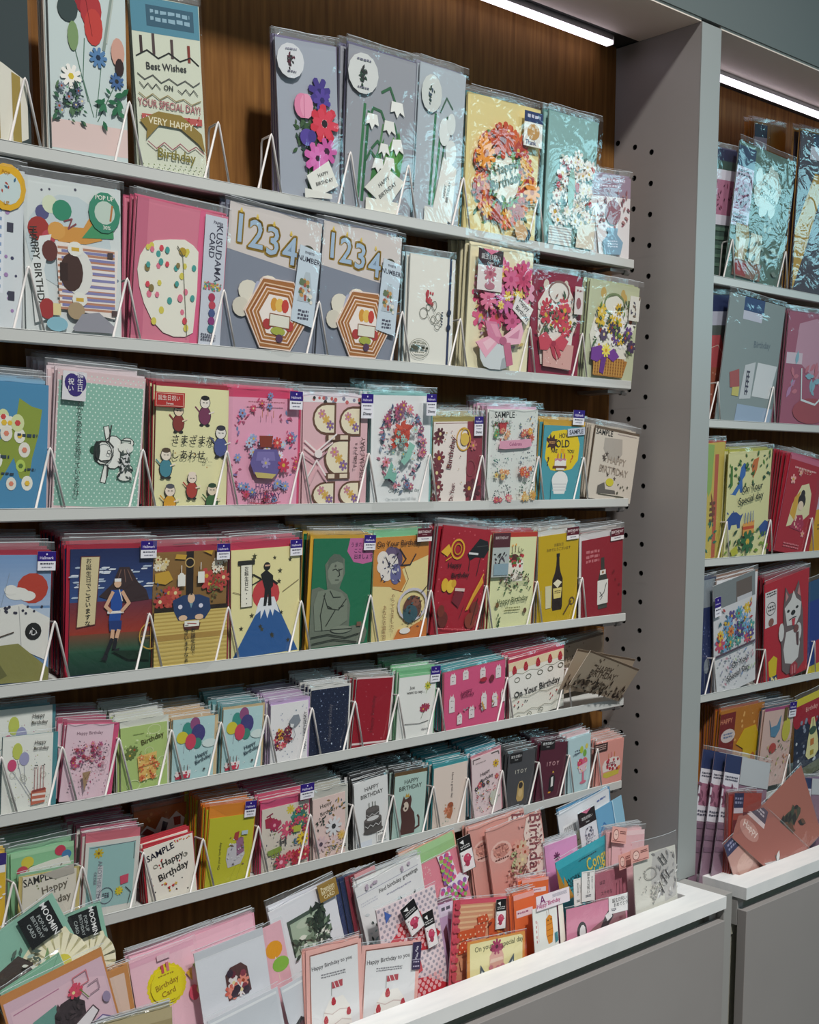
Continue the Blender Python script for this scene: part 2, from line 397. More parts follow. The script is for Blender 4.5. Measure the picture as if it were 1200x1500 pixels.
                ph,dx,r=N(1,4);b=N(5,9) if len(t)>8 else [1,1,99,99];rg=random.Random(int(ph));j=0
                H=s.H;s.H=0
                ox,oy=rg.random()*dx*.5,rg.random()*dx*.5*a;y=b[1]+oy
                while y<b[3]-r*a*.4:
                    x=b[0]+ox+(dx/2 if j%2 else 0)
                    while x<b[2]-r*.4: s.z-=s.STEP;s.cir(x,y,r,t[4],8 if r>2 else 6);x+=dx
                    y+=dx*.6*a;j+=1
                s.z+=s.STEP;s.H=H
            elif o=='T':
                x,y,r=N(1,4);n=int(F(6));s.cir(x,y,r,t[4],24)
                for i in range(n):
                    q=i*2*math.pi/n;s.z-=s.STEP;s.poly([(x+r*.4*math.cos(q),y+r*.4*math.sin(q)*a),(x+r*math.cos(q+.06),y+r*math.sin(q+.06)*a),(x+r*math.cos(q-.06),y+r*math.sin(q-.06)*a)],t[5])
                s.z+=s.STEP
            elif o=='P':
                x,y,z=N(1,4);y0=y
                s.ell(x,y+z*a*1.15,z*.75,z*a*.95,'2A2A2A');s.ell(x,y-z*a*.15,z*.62,z*a*.6,'2A2A2A')
                s.ell(x,y+z*a*1.15,z*.68,z*a*.88,t[4]);s.ell(x,y-z*a*.15,z*.55,z*a*.53,t[5]);s.ell(x,y-z*a*.6,z*.5,z*a*.25,t[6])
                s.line(1.6,t[4],[(x-z*.6,y+z*a*.8),(x-z*1.1,y+z*a*.3)]);s.line(1.6,t[5],[(x+z*.5,y+z*a*.9),(x+z*1.05,y+z*a*.7)])
                s.line(.8,'2A2A2A',[(x-z*.25,y-z*a*.15),(x-z*.08,y-z*a*.15)]);s.line(.8,'2A2A2A',[(x+z*.1,y-z*a*.15),(x+z*.28,y-z*a*.15)])
                s.ell(x-z*.35,y+z*a*2.05,z*.26,z*a*.15,'2A2A2A');s.ell(x+z*.35,y+z*a*2.05,z*.26,z*a*.15,'2A2A2A')
            elif o=='A':
                x,y,rx,ry=N(1,5)
                for k,c in ((1,'6A4A3A'),(.84,'EEE4C8')):
                    X,Y=rx*k,ry*k;s.poly([(x+X,y-Y),(x+X,y+Y)]+[(x+X*.2-X*1.2*math.sin(q*math.pi/8),y+Y*math.cos(q*math.pi/8)) for q in range(9)],c)
                for k in range(3): s.flower(x-rx*.2+k*rx*.35,y-ry*.3+k*ry*.35,rx*.34,6,('C88A9A','D8B060','8A6A9A')[k])
            elif o=='N':
                x,y,z=N(1,4);vs=text_geo(t[4],True)
                H=s.H;s.H=0;s._tx(x,y,z*1.9,'B8963C',0,t[4],60)
                for dx_,dy_ in ((1.2,0),(-1.2,0),(0,1),(0,-1),(1,.8),(-1,-.8),(1,-.8),(-1,.8)): s.z-=s.STEP;s._tx(x+dx_*1.2,y+dy_,z*1.9,'B8963C',0,t[4],60)
                s._tx(x,y,z*1.75,'A6BFD6',0,t[4],60);s.cir(x,y-z*.62,1.6,'D8B850');s.cir(x,y-z*.70,1.0,'E8D070');s.H=H
            elif o=='K':
                x,y,rx,hh=N(1,5);rx*=.5
                s.poly([(x-rx,y+hh/2),(x-rx,y-hh*.3),(x-rx*.6,y-hh*.45),(x-rx*.5,y-hh*.6),(x-rx*.3,y-hh*.48),(x+rx*.2,y-hh*.48),(x+rx*.5,y-hh*.62),(x+rx*.6,y-hh*.45),(x+rx,y-hh*.3),(x+rx,y+hh/2)],'E9E2E2')
                s.line(.6,'554444',[(x-rx*.4,y-hh*.2),(x-rx*.1,y-hh*.22)]);s.line(.6,'554444',[(x+rx*.2,y-hh*.2),(x+rx*.5,y-hh*.18)]);s.line(.6,'554444',[(x-rx*.3,y+hh*.2),(x+rx*.1,y+hh*.18)])
            elif o=='U':
                x,y=N(1,3);q=4.2
                s.poly([(x-q,y-q*.2*a),(x-q*.5,y-q*1.5*a),(x+q*.3,y-q*1.7*a),(x+q,y-q*.2*a),(x+q*.8,y+q*.8*a),(x,y+q*1.1*a),(x-q*.8,y+q*.8*a)],'B8283A')
                for dx_,dy_ in ((-1.5,-1),(1,-2),(0,1.5),(2,.8)): s.z-=s.STEP;s.cir(x+dx_,y+dy_*a,.5,'F0C8B0',5)
                s.z+=s.STEP
            elif o in 'SR':
                k=t[1];n=int(F(2));rg=random.Random(int(F(3)));box=N(4,8);r0,r1=N(8,10);cs=t[10].split(',');n=int(n*1.4) if k in 'fl' and n>=10 else n
                H=s.H;base=s.z
                if k in 'ldswo' : s.H=0
                for i in range(n):
                    if o=='S': x=rg.uniform(box[0],box[2]);y=rg.uniform(box[1],box[3])
                    else:
                        q=rg.uniform(0,2*math.pi) if k!='d' else i*2*math.pi/n;g=rg.uniform(.82,1.12) if k!='d' else 1;x=box[0]+box[2]*g*math.cos(q);y=box[1]+box[3]*g*math.sin(q)
                    r=rg.uniform(r0,r1);c=rg.choice(cs);x=min(max(x,r*.6),100-r*.6);y=min(max(y,r*.6*a),100-r*.6*a)
                    if k in 'dsw': s.z-=s.STEP*.9
                    if k=='d': s.cir(x,y,r,c,6)
                    elif k=='e': s.ell(x,y,r,r*a*1.25,c)
                    elif k=='f': s.flower(x,y,r,rg.choice((5,6,7,8)),c,rg.choice(('D8B040','A84A2A','E8D8A0')))
                    elif k=='l': s.leaf(x,y,r,rg.uniform(0,6.28),c)
                    elif k=='w': s.poly([(x-r,y),(x-r*.5,y-.7),(x+r,y-.5),(x+r*.8,y+.6),(x-r*.8,y+.7)],c)
                    elif k=='o': s.ring(x,y,r,r*a,.8,c,12)
                    elif k=='s':
                        s.poly([(x+r*(1,.42)[j%2]*math.sin(j*math.pi/5),y-r*(1,.42)[j%2]*math.cos(j*math.pi/5)*a) for j in range(10)],c)
                s.z+=s.STEP;s.H=H
ART={
# ---- shelf one
'1a':"b 3A4648;p E9E6D8 0 42 62 52 96 60 96 92 60 100 0 92;p A8924A 14 45 28 47 28 95 14 93;p A8924A 44 50 56 52 56 99 44 97;p A8924A 74 56 86 58 86 95 74 98;q 5 3 60 20 4 AAB",
'1b':"b C9D6D5;r 0 84 100 100 DFC7C2;l 1.2 5A7A6A 45 38 42 60 55 80;l 1.2 5A7A6A 30 40 48 72;l 1 5A7A6A 66 52 58 80;l 1 4A6A5A 84 60 60 82;l 4 8C9A92 82 12 70 42;l 2 B8C0B8 84 12 74 38;e 44 16 11 9 9E2F36;e 54 22 14 10 B23A3E;e 57 31 12 10 C4453F;l .6 6A1A20 45 10 55 36;f 24 8 14 9 E8CF4A C8A030;e 24 24 13 7 3C4A4A;e 30 38 7 8 7F9A6A;f 62 47 12 16 5A83B0 22344C;f 86 58 10 14 4A6A9A 333;f 26 60 14 14 F4F1EA D8C040;e 88 42 9 8 D0A090;e 90 50 6 5 3A2A2A;S l 26 3 2 64 42 84 5 11 3F6A50,5A7A5A,2F4A42;S l 10 5 55 66 92 82 9 16 2F6A4A,3F7A5A;S f 8 8 4 66 40 80 4 7 5A5F7A,8A8FA0,B0B8C0;S d 30 9 4 62 40 82 .6 1.4 456,7A8",
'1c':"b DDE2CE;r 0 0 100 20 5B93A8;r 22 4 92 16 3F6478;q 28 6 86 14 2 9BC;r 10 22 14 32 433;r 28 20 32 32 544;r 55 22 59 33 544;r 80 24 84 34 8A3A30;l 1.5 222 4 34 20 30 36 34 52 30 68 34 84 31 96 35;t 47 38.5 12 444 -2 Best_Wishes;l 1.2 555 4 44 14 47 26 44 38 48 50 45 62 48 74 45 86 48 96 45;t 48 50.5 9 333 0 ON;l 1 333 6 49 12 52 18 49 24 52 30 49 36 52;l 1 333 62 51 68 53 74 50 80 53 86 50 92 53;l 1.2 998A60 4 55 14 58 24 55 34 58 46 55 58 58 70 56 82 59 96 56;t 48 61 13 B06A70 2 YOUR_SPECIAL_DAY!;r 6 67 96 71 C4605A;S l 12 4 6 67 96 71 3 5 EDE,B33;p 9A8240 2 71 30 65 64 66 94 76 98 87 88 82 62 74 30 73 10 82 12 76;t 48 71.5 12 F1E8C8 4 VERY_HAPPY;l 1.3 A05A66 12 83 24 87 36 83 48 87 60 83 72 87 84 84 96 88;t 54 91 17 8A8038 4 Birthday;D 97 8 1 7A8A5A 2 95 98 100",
'1d':"b A7AEBA;l 4 4A7A3A 56 52 50 94;l 4 5F8A4A 62 64 54 96;l 3 3F6A3A 48 58 46 94;l 3 4A7A3A 42 46 50 80;S l 34 4 28 44 60 70 7 14 2F4A3A,44603C,3A5A34;H .8;f 68 31 19 7 4A3A8C 2E2468;f 72 36 15 7 5A46A0 2E2468;H 1;e 38 41 13 8 E58AAE;e 45 41 11 8 EFA0BE;l .7 B04A7A 41 34 41 48;H 1.2;f 74 51 25 7 D8374A F4D8D8;f 74 51 20 6 E0455A F4D8D8;e 74 51 5 2.6 2A1A22;e 44 61 12 5.6 5A46A0;e 52 60 7 4 4A3A8C;H 1;f 76 69 18 7 CE5FA8 3A1030;f 58 74 21 7 D96CB4 E8B0D8;f 60 74 15 6 E07CC0 3A1030;H 1.4;p EDEEE6 40 86 78 75 94 91 54 100;H 0;t 68 84 6.5 333 -16 HAPPY;t 70 89 6.5 333 -16 BIRTHDAY;H .6;p E8E8E0 36 94 82 97 82 100 36 100;e 20 14 22 11 DCDFE2;H 0;S l 16 7 12 10 28 18 4 8 5A2A3A,333;q 12 6 30 8 1 99A;q 14 20 28 22 1 667",
'1e':"b 9DA0A8;l 4 3F7A50 26 34 20 92;l 4 2F6A44 32 38 26 94;l 3 5A8A5A 54 44 38 94;p 4A8A3A 78 46 86 60 80 80 66 88 56 78 64 62;p 5F9C48 70 50 78 64 70 82 58 84 52 74 60 60;p 3F7A40 56 52 52 66 38 92 34 90 42 66;l 3 3A6A48 32 44 38 35 50 36 58 44;l 3 3A6A48 50 24 62 20 70 28;l 3 3A6A48 38 60 46 55 56 60;l 3 3A6A48 30 68 36 62 44 66;l 2.4 3A6A48 60 42 70 42 76 50;H 1;p F2F3EE 64 28 80 28 84 36 77 34 73 38 69 34 63 35;p EDEEE8 55 41 68 41 72 49 65 47 62 50 58 47 53 48;p F4F5F0 68 52 80 51 85 60 78 58 74 62 70 58 65 60;p F2F3EE 29 39 43 39 46 46 40 45 36 49 32 45 27 46;p F0F1EC 50 56 60 56 64 63 58 61 55 65 52 61 47 63;p F4F5F0 58 64 70 64 73 72 67 70 64 74 60 70 55 71;p F0F1EC 42 66 53 66 56 73 50 72 47 75 43 72 38 73;H 1.4;p E6E7DE 28 86 56 70 60 66 64 72 88 78 62 97;H 0;t 56 80 6.5 333 -38 HAPPY;t 62 85 6.5 333 -38 BIRTHDAY;H .6;r 30 92 78 100 ECEBDF;e 20 16 22 12.5 D9DCDA;H 0;S l 16 7 14 13 26 22 5 9 333,2F4A3A;q 10 7 30 9 1 778;q 12 24 28 26 1 667",
'1f':"b B4BEC6;l 5 3F7A55 38 30 34 88;l 5 4A8A5F 52 34 42 88;l 4 2F6044 64 30 50 88;l 3 4A6A58 48 28 60 18 74 24;H 1;e 58 40 12 9 E4ECEA;e 72 34 9 7 DFE8E6;e 74 52 12 8 E4ECEA;H 1.4;p EDEFE9 58 56 88 62 82 98 40 92;H 0;t 64 78 7 333 -80 HAPPY;t 72 78 7 333 -80 BIRTHDAY;r 22 90 74 100 E4E6DE;e 25 18 22 12 D4DAD6;S l 12 7 16 14 32 24 4 9 344A3C,456",
'1g':"b E7D796;S l 40 3 12 25 90 92 5 9 4A6A3A,3F5A34,6A8A4A;R f 26 5 50 56 32 28 9 13 D8622C,E07A30,C84A2C,E89A34,D0552F;R f 22 9 48 56 34 31 6 9 E8A832,C9482F,DA6A3A,B83F2C;e 50 57 20 19 F1EFE0;R l 26 6 50 57 21 19 6 9 5A7A3A,7A9A4A;t 50 50 13 5A5A34 -20 Happy;t 52 60 13 5A5A34 -20 Birthday;f 22 42 14 12 F09A2A B85A1A;f 88 64 12 12 F0A040 C06020;f 44 30 17 14 C8502F 8A2A1A;H .6;r 72 4 98 30 ECEAE2;r 72 4 98 12 2A3A6A;H 0;q 76 6 94 10 1 CCD;e 85 19 9 6 C89A5A;t 82 27 6 3A4A7A 0 Thank;S d 5 4 70 92 86 99 5 9 4A7A8A,D8B080,345",
'1h':"b 8FB7B4;S f 30 3 16 30 92 82 8 12 F2F0EA,ECE6DC,F6F4F0;S l 42 5 10 28 96 92 5 9 56685A,8AA090,3F5048,C9D2C6;S d 18 7 14 32 92 84 3 5 B8323C,C8553C,D89A6A;S f 16 12 18 34 84 80 6 9 F6F4EE,F0E4D8;e 46 56 7 16 9CC4B8;S l 18 9 55 60 98 96 5 8 D9C8A8,8A7A5A;p E6DCC8 62 84 98 78 98 100 60 100;r 4 86 50 100 E0E2DC;g 4 87 50 99 AAA 6",
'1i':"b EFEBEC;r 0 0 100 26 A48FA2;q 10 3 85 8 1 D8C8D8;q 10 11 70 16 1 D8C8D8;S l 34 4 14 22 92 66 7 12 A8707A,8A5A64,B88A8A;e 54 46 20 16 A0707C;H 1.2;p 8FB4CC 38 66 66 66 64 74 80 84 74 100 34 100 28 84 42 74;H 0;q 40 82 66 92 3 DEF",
# ---- shelf two
'2a':"b DDE4E8;r 0 26 70 80 E9EEF4;v 0 26 66 80 8AA3C6 9 10;S d 12 3 66 6 98 98 2 4 446,A8B;r 74 34 84 40 445;r 78 78 88 84 445;H .8;e 72 12 30 15 E9B526;H 0;e 74 13 20 10 CFE0E0;S l 5 4 64 8 84 18 5 9 B84A3A,3A6A8A;t 70 3 7 C89018 10 POP;t 72 22 7 C89018 -6 UP",
'2b':"b DCE3E2;S d 40 2 4 4 96 96 1 1.8 556,89A;e 45 40 44 32 CBD8DC;e 18 22 7 5 5A5A88;e 26 16 8 6 DDE6C8;e 38 19 10 7 3A9070;e 14 33 11 8 A83A34;e 24 38 7 5 C0505A;p D89A4A 26 30 60 29 66 22 70 26 68 30 80 36 62 40 34 40;e 32 33 9 6 DFA555;l 1.5 8A4A52 40 26 48 24 44 31 52 27;p 4A9A6A 58 36 90 8 92 34;H .8;e 82 17 17 14 3F8F72;H 0;e 82 17 11 8 C8D8CC;l 2 C07A40 90 12 88 22;t 82 7 6 F0F4E8 0 POP_UP;t 84 27 5 F0F4E8 0 30%;p F0E8E2 30 40 96 42 92 90 34 84;g 32 43 92 88 C08A70 11;g 36 45 92 86 8A8AB8 9;p E8ECEA 8 96 4 60 14 38 26 36 18 60 26 92;t 12 62 10 3A3A34 84 HAPPY_BIRTHDAY!;e 24 47 8 7 6A3A34;e 54 60 14 16 E6E6E0;e 46 60 12 13 4A322C;r 34 54 42 66 3A2622;e 50 44 8 5 EDEDE4;r 46 43 54 45.5 D8B040;e 54 78 8 5 EDEDE4;r 50 77 58 79.5 D8B040;r 84 44 90 48 544;r 88 84 94 88 544;e 20 86 8 7 A83A3A;r 26 82 34 90 E8D8A0;e 50 86 9 6 B09A7A;p 9A9AA4 46 98 56 88 74 86 92 96 90 100 48 100;e 30 96 11 5 8FC0D0",
'2c':"b D77F95;p C96E88 0 0 12 0 12 100 0 100;r 70 0 73 100 C04868;p E06890 68 0 74 0 72 100 64 100;H .7;p EDEBDD 36 26 52 24 62 27 68 31 69 60 67 92 58 96 46 97 34 95 22 88 12 76 6 64 3 52 5 42 10 35 20 29;H 0;S e 34 4 12 32 64 92 2.2 3 D84A5A,4AA09A,D8CC5A,8A7A4A,E07A92;l .6 776 50 34 60 96;e 50 33 4 3 B89A30;l 1 554 44 30 50 36;H .4;r 73 2 98 100 CDD3DE;H 0;t 90 30 10 445 90 KUSUDAMA;t 82 24 9 445 90 CARD;t 88 7 4 556 6 PAPER;S d 60 7 75 52 95 58 .8 1.4 5A9A8A,C86A7A,C8B04A;e 85 63 4 3.2 B03A5A;e 86 69 4 3.2 C0485A;e 86 75 4 3.2 4A5A8A;e 86 81 4 3.2 8A3A7A;e 86 87 4 3.2 3A7A8A;q 75 91 92 97 3 556",
'2d':"b 858C9B;p D8D0CC 0 0 100 0 100 40 0 33;N 12 17 19 1;N 29 19 19 2;N 47 21 19 3;N 66 25 19 4;e 86 22 7 4 4A4A3A;H 1;e 25 60 11 8 E4DFCF;e 46 53 11 7 E9E4D4;e 18 72 9 7 D8D2C2;H 0;p AEB4CC 26 70 32 52 42 50 30 72;H 2;p EDD8CC 38 48 72 47 92 72 74 98 40 99 21 74;p A86E3C 38.5 49 71.5 48 90 72 73.5 97 40.5 98 22.5 74;h 56 73.5 31 22.5 E9C9A8;h 56 73.5 29.6 21.6 9A5E2C;h 56 73.5 27 19.8 F4DCD2;h 56 73.5 25.6 18.8 B47A3E;h 56 73.5 23 17 F0D2B8;h 56 73.5 22 16.2 A46832;h 56 73.5 19.6 14.4 F3E9E2;e 52 66 4 5 D89A3A;e 58 66 5 5 E8C060;e 64 66 4 5 C8443A;e 46 81 5 4 B03A3A;e 70 80 5 4 B8423E;H .6;r 48 73 70 82 E6E4D6;H 0;l .8 8A5A3A 48 73 70 73 70 82 48 82 48 73;e 58 85 8 3 A8B04A;e 60 90 4 3 5A3A5A;H .8;p CBD9E4 75 19 99 22 96 78 71 75;H 0;t 86 29 6.5 334 4 NUMBER;t 86 24 3 445 4 SWEETS;p B8C4CC 83 38 88 38 94 60 76 60;S d 26 6 78 44 92 61 1.4 2.4 A85A4A,C89A5A,6A7A5A,E8E4D8;q 78 66 90 74 3 556",
'2f':"b EAE9E0;H .3;r 91 0 96 100 2E3A5C;H 0;S e 14 3 36 33 56 44 2 3.5 C4505A,B8404A;o 34 53 9 5 1 554;o 44 47 5 3 1 554;o 58 45 5 4 1 554;o 56 58 5 3.5 1 554;o 68 55 6 4 1 554;o 66 64 6 3 1 554;l .8 554 40 52 52 60 62 62;l .8 554 50 44 60 52;q 74 50 78 64 5 445;e 92 50 5 3 1E2A4A;e 92 64 5 3 1E2A4A;o 26 86 23 9 .8 665;o 26 86 19 7.5 .6 665;q 30 84 46 88 1 332;p 554 6 84 26 83 26 87 6 87;q 12 80 40 83 1 887;q 16 89 38 91 1 887",
'2g':"b E9E2BF;S f 30 4 14 14 92 60 9 15 D8507A,E0789A,C86A9A,E8A8C0,DA5F86;S l 30 6 8 20 92 82 6 10 8A8A9A,A8A87A,B8A0B0,C8B070;S f 12 8 20 14 90 50 7 11 E8D070,E890B0,C04070;H 2;f 52 42 15 8 D070A8 B85A94;f 80 22 15 9 D2507A B83A64;f 80 22 9 7 C04068 A03058;f 60 24 13 8 D86A94 C04A78;f 26 42 13 8 E07A9A C85A80;f 66 58 13 8 D0608E B04870;f 56 38 6 6 E3C24A;f 40 34 6 6 F0E0B0;f 46 46 5 6 E8D070;f 72 36 5 6 E8C850;H 1.2;p D4DADC 16 82 26 76 62 76 68 84 66 92 60 97 50 99 34 99 24 97 18 91;p A9B0B4 52 90 68 84 66 92 60 97 50 99;H 2;p EFB0C4 10 78 36 70 44 77 26 90;p F4C8D4 20 78 36 72 40 76 28 84;p D884A4 22 60 40 60 52 74 46 78 28 72;p E8A0B8 30 62 40 62 48 72 40 72;p F2BCCE 52 72 80 58 84 66 80 76 60 78;p D890AC 60 72 78 64 76 72;p C8708E 52 76 64 76 70 94 60 96;e 52 75 6 3.5 B86484;H 1.4;p ECE9E6 70 36 98 46 88 60 64 48;H 0;t 82 44 7.5 444 30 Happy;t 80 51 7.5 444 30 Birthday;H .6;r 6 3 44 36 E6DFDD;r 6 3 44 16 3F2A30;H 0;p E07A9A 12 3 38 3 25 7;t 25 9 6 DDD 0 誕生日祝い;t 25 13.5 3.5 DDD 0 Sweet;f 25 22 10 8 C07080 A85068;e 25 32 8 3 B87888",
'2h':"b 8E2440;R e 3 5 50 20 30 12 4 6 D8D0C0;H .9;p E9E4DC 12 30 30 12 50 6 70 10 84 24 92 48 84 60 80 96 22 90 14 60;H 0;o 52 18 20 11 3 8A6A64;S f 12 6 22 24 84 58 8 12 F1EEE8,EDE6DE;S f 9 9 26 30 76 56 10 13 C63F50,D04A5A;S l 30 3 14 16 88 62 6 9 4F6A4A,6A7A52,3F5540,8A5A50;H 1.4;p D9A8A0 22 66 84 70 80 95 24 92;H 0;S d 14 8 26 74 78 90 .8 1.2 B87A74,F0D0C8;H 2;p CB4A5C 12 64 26 58 42 68 30 76 16 76;p CB4A5C 42 68 58 60 72 66 62 76 50 74;p B83C50 34 70 42 70 50 86 42 82;p C24456 42 70 50 70 58 80 54 84;H 0;e 42 69 5 3 A83048;H .5;r 80 10 97 38 E2DAD6;H 0;q 83 13 95 17 1 966;e 88 27 5 6 9A5A60",
'2i':"b C3C9A8;R e 3 5 50 20 30 12 4 6 C8A860;H .9;p E9E7DA 14 34 30 18 54 12 74 20 90 40 84 58 82 80 14 78 6 56;H 0;o 50 22 20 11 3 7A8A60;S f 14 6 16 28 86 66 9 13 F2F1EC,EAEAE4,F5F3EE;S f 8 9 22 26 74 60 7 10 E3C040,D8B030;S f 9 11 30 46 90 64 7 9 5A4A6A,6A4A8A,4A3A5A;S l 26 3 10 16 88 70 5 9 4F6A4A,6A8A42,3F5540;H 1.2;p B07A34 12 76 82 80 74 98 16 98;H 0;g 14 78 76 97 8A5A24 6;v 14 78 76 97 C8964A 12 1;H 1.6;p 7A3F9A 8 70 26 66 36 76 20 84 8 82;p 7A3F9A 36 76 52 68 64 76 52 82;p 6A348A 28 78 38 78 34 96 26 94;H 0;f 36 71 9 10 F0E060 D8A030;H .5;r 76 10 97 36 E6E4DA;H 0;S l 9 4 79 14 95 32 5 8 556,7A6A5A",
# ---- shelf three
'3a':"b 4F8FB8;p 8FA040 62 12 78 18 92 20 88 40 80 60 76 80 64 76 56 60 40 78 20 96 8 100 0 90 20 60 46 40 58 30;S e 14 6 20 26 88 92 6 9 E8E6DA,D8E0A8,EDEDE0,B8D060;S d 14 6 20 26 88 92 3 4 E08A70,D04A4A,E8C040,5A7A3A;q 30 58 50 62 1 345;q 60 40 86 44 1 345;q 40 72 56 75 1 345;q 70 68 84 71 1 345;S l 4 3 2 5 10 14 5 8 456",
'3b':"b E2C9CB;r 2 8 98 100 8FBFAE;D 8 6 .9 D9EFE4;q 99 2 99 5 1 DCC;l 7 2A3330 57 40 61 52;l 5 EEF0EA 57 40 61 52;l 7 2A3330 56 80 60 66;l 5 EEF0EA 56 80 60 66;e 66 58 13 13 2A3330;e 66 58 12 12.3 EEF0EA;e 54 59 11 9 2A3330;e 54 59 10 8.3 EEF0EA;e 43 57 4 3 1E4A34;e 47 58 4 8 2A3330;e 82 50 8 4 2A3330;e 82 50 7 3.4 E8EAE2;e 82 70 8 4 2A3330;e 82 70 7 3.4 E8EAE2;r 74 48 86 72 3F4A48;g 75 49 85 71 C8D0C8 8;l 1 3A3A38 46 51 52 50 60 50 66 54;l 1 3A3A38 46 62 52 65 62 64 66 60;l 1.6 3A3A38 62 38 60 50;l 1.6 3A3A38 60 68 60 76;e 80 54 9 4 E8EAE2;e 80 75 9 4 E8EAE2;S l 26 3 74 56 86 76 5 7 2F3836,4A5450,DDD;o 60 58 2 1.4 .7 444;o 55 58 10 8 .9 3A3A38;t 25 54 7 3A423E 90 これからあなたを待っているのは;H .5;r 4 1 30 22 E4E2E6;H 0;e 14 9 8 6.5 3A2A78;e 23 9 7 6.5 3A2A78;e 18 14 8 5 3A2A78;t 23 8 7 F0EEF4 90 誕生日;t 13 11 7 F0EEF4 90 祝い",
'3c':"b EAE6B4;S d 6 3 6 6 94 96 1 1.4 C8A060;P 66 13 12 7A3A5A F0E6DC 222;P 30 21 11 8A3A34 F0DCC0 5A3A34;P 89 38 13 4F5A92 EDE8E0 3A3A44;P 14 58 12 4A8A9A F0E4D4 5A4A3A;P 50 77 11 B0443A F0E0D0 F0E0D0;P 20 88 12 D8A030 F0E0D0 5A5A62;P 78 87 12 3F6A3F E8D8C0 2F4A34;t 50 43 12 222 0 さまざまな;t 44 56 12 222 0 しあわせ;t 70 60 7 222 0 が…;H .5;r -4 5 36 17 B8302C;H 0;l .6 E8C0B0 -2 6 34 6 34 16 -2 16 -2 6;t 15 9.5 6.5 F2DDD4 0 誕生日祝い;t 16 14 4 F2DDD4 0 Sweet",
'3d':"b E79FBC;r 0 0 100 5 D4466E;p E9A6C0 0 5 100 5 100 100 0 100;R l 44 3 50 52 43 45 4 7 C8507A,8A7AB0,B05A7A,6A8AB0,9A4A5A;R f 16 5 50 50 43 43 4 6 7A92C0,C84A6A,8A9AC8;S f 16 6 26 34 76 66 4 6 9AA8D0,C8B0D8,B8C8E0,E8E0F0;l .8 B0703A 44 16 44 22;l .8 B0703A 52 15 52 21;l .8 B0703A 60 16 60 22;q 24 8 76 10 1 B06A7A;p 6A5F9C 34 72 28 62 34 50 66 50 74 62 66 74;p 7F74B0 38 52 62 52 64 60 36 60;p 8A3A2A 40 38 60 38 58 48 42 48;p C8B870 34 70 66 72 60 76 38 75;f 50 62 7 6 9A8FC8 C8B870;f 76 64 9 8 C83A5A;f 66 44 7 8 D04A4A E8C0A0;t 50 83 9.5 5A3A6A 0 HAPPY;t 50 91 9.5 5A3A6A 0 BIRTHDAY;l 1.2 C05A6A 28 97 50 99 72 97",
'3e':"b E3B9BF;r 0 0 100 5 EDEAEC;S d 14 2 2 0 90 5 2 3 333,8A8AA0,C86A6A;A 32 20 18 15;A 72 22 17 14;A 52 56 20 18;A 32 90 18 12;A 72 90 17 12;r 34 34 72 40 6A4A3A;r 38 35 48 39 E9D8C0;r 56 35 68 39 E9D8C0;r 34 70 72 76 6A4A3A;r 38 71 48 75 E9D8C0;r 56 71 68 75 E9D8C0;l 2 F2E8E6 2 40 20 50 50 34;l 2 EFDCDC 2 46 18 54 44 42;l 2 C89AA4 2 54 16 60 36 50;l 2 F2E8E6 4 76 20 58 34 72;l 2 DDB0B8 10 80 22 64 36 78;H .8;e 22 52 6 4 EFE6E4;H 0;t 80 54 7.5 5A3F3F -90 Today_is_a;t 91 56 8.5 5A3F3F -90 SPECIAL_DAY",
'3f':"b E9ECEC;R l 70 3 50 48 34 36 4 9 4A5A7A,7A8AA0,B06A80,3A4A5A,9AA8B8,D08A9A;R f 18 5 50 48 35 37 4 7 B05A7A,6A7AA0,D8889A,8A5A7A;R l 40 7 50 48 26 27 3 6 7A8AA0,A8B8C8,C88AA0;S l 26 9 36 28 56 46 8 16 C8503F,D8604A,B8443A;p 8FC4B4 58 42 68 46 60 58 50 64 44 60 54 52;p 7FB8A8 34 66 28 60 22 70 16 76 26 76 34 80 38 72;S f 10 4 30 30 70 70 3 5 8AB0A8,A8C8C0,C8D8D8;t 50 88 6.5 5A6A6A 0 On_your_special_day",
'3g':"b EDE3DC;r 68 0 100 100 8E3A48;l .8 8A4A4A 4 2 96 2;S f 9 3 2 6 14 96 9 13 5A2A34,6E3540,7A3A44;f 82 86 17 12 5A2A34 8A3A48;f 74 84 12 12 6E3540;o 60 22 14 14 2 D0A030;o 63 16 8 7 2 D8B040;e 62 22 9 8 DDBB55;f 80 30 8 6 C06A70;o 76 58 9 10 1 8A4A4A;t 36 38 14 6A2A34 -80 Birthday;t 38 88 12 6A2A34 -80 On_Your;S d 10 6 20 10 66 90 .8 1.4 8A4A4A,B08A50",
'3h':"b DDE2DD;S d 160 2 1 1 99 99 .5 .9 8AA0A0,B8C8C4,A88AA0;R l 22 3 24 22 16 10 3 5 5A8A5A,8A9A6A,C06A6A;R l 22 4 76 20 15 11 3 5 5A6A8A,D0A060,7A8A6A;p B83A40 18 14 34 14 32 24 20 24;R f 7 5 24 27 13 4 4 6 D8A080,C86A6A,6A9A6A;R f 7 6 78 28 13 4 4 6 E0B050,D88A4A,C86A5A;p DFA0B8 20 34 84 32 86 40 74 42 30 43 18 42;t 52 37.5 6.5 A0507A 0 Celebrate;R l 20 7 26 60 15 10 3 5 3F5A6A,5A8A7A;R f 7 8 26 70 13 3 4 6 E0A070,D8C070;R l 20 9 76 58 15 11 3 5 3F4A5A,6A7A8A;R f 7 10 76 68 14 3 4 6 C8584A,D8704A;R l 20 11 26 90 15 8 3 5 4A5A5A;R f 7 12 26 97 14 3 4 6 C85A6A,E0A0A0;R l 20 13 76 88 15 8 3 5 4A6A5A;R f 7 14 76 95 14 3 4 6 D8A050,E0C080;t 22 5.5 12 222 0 SAMPLE",
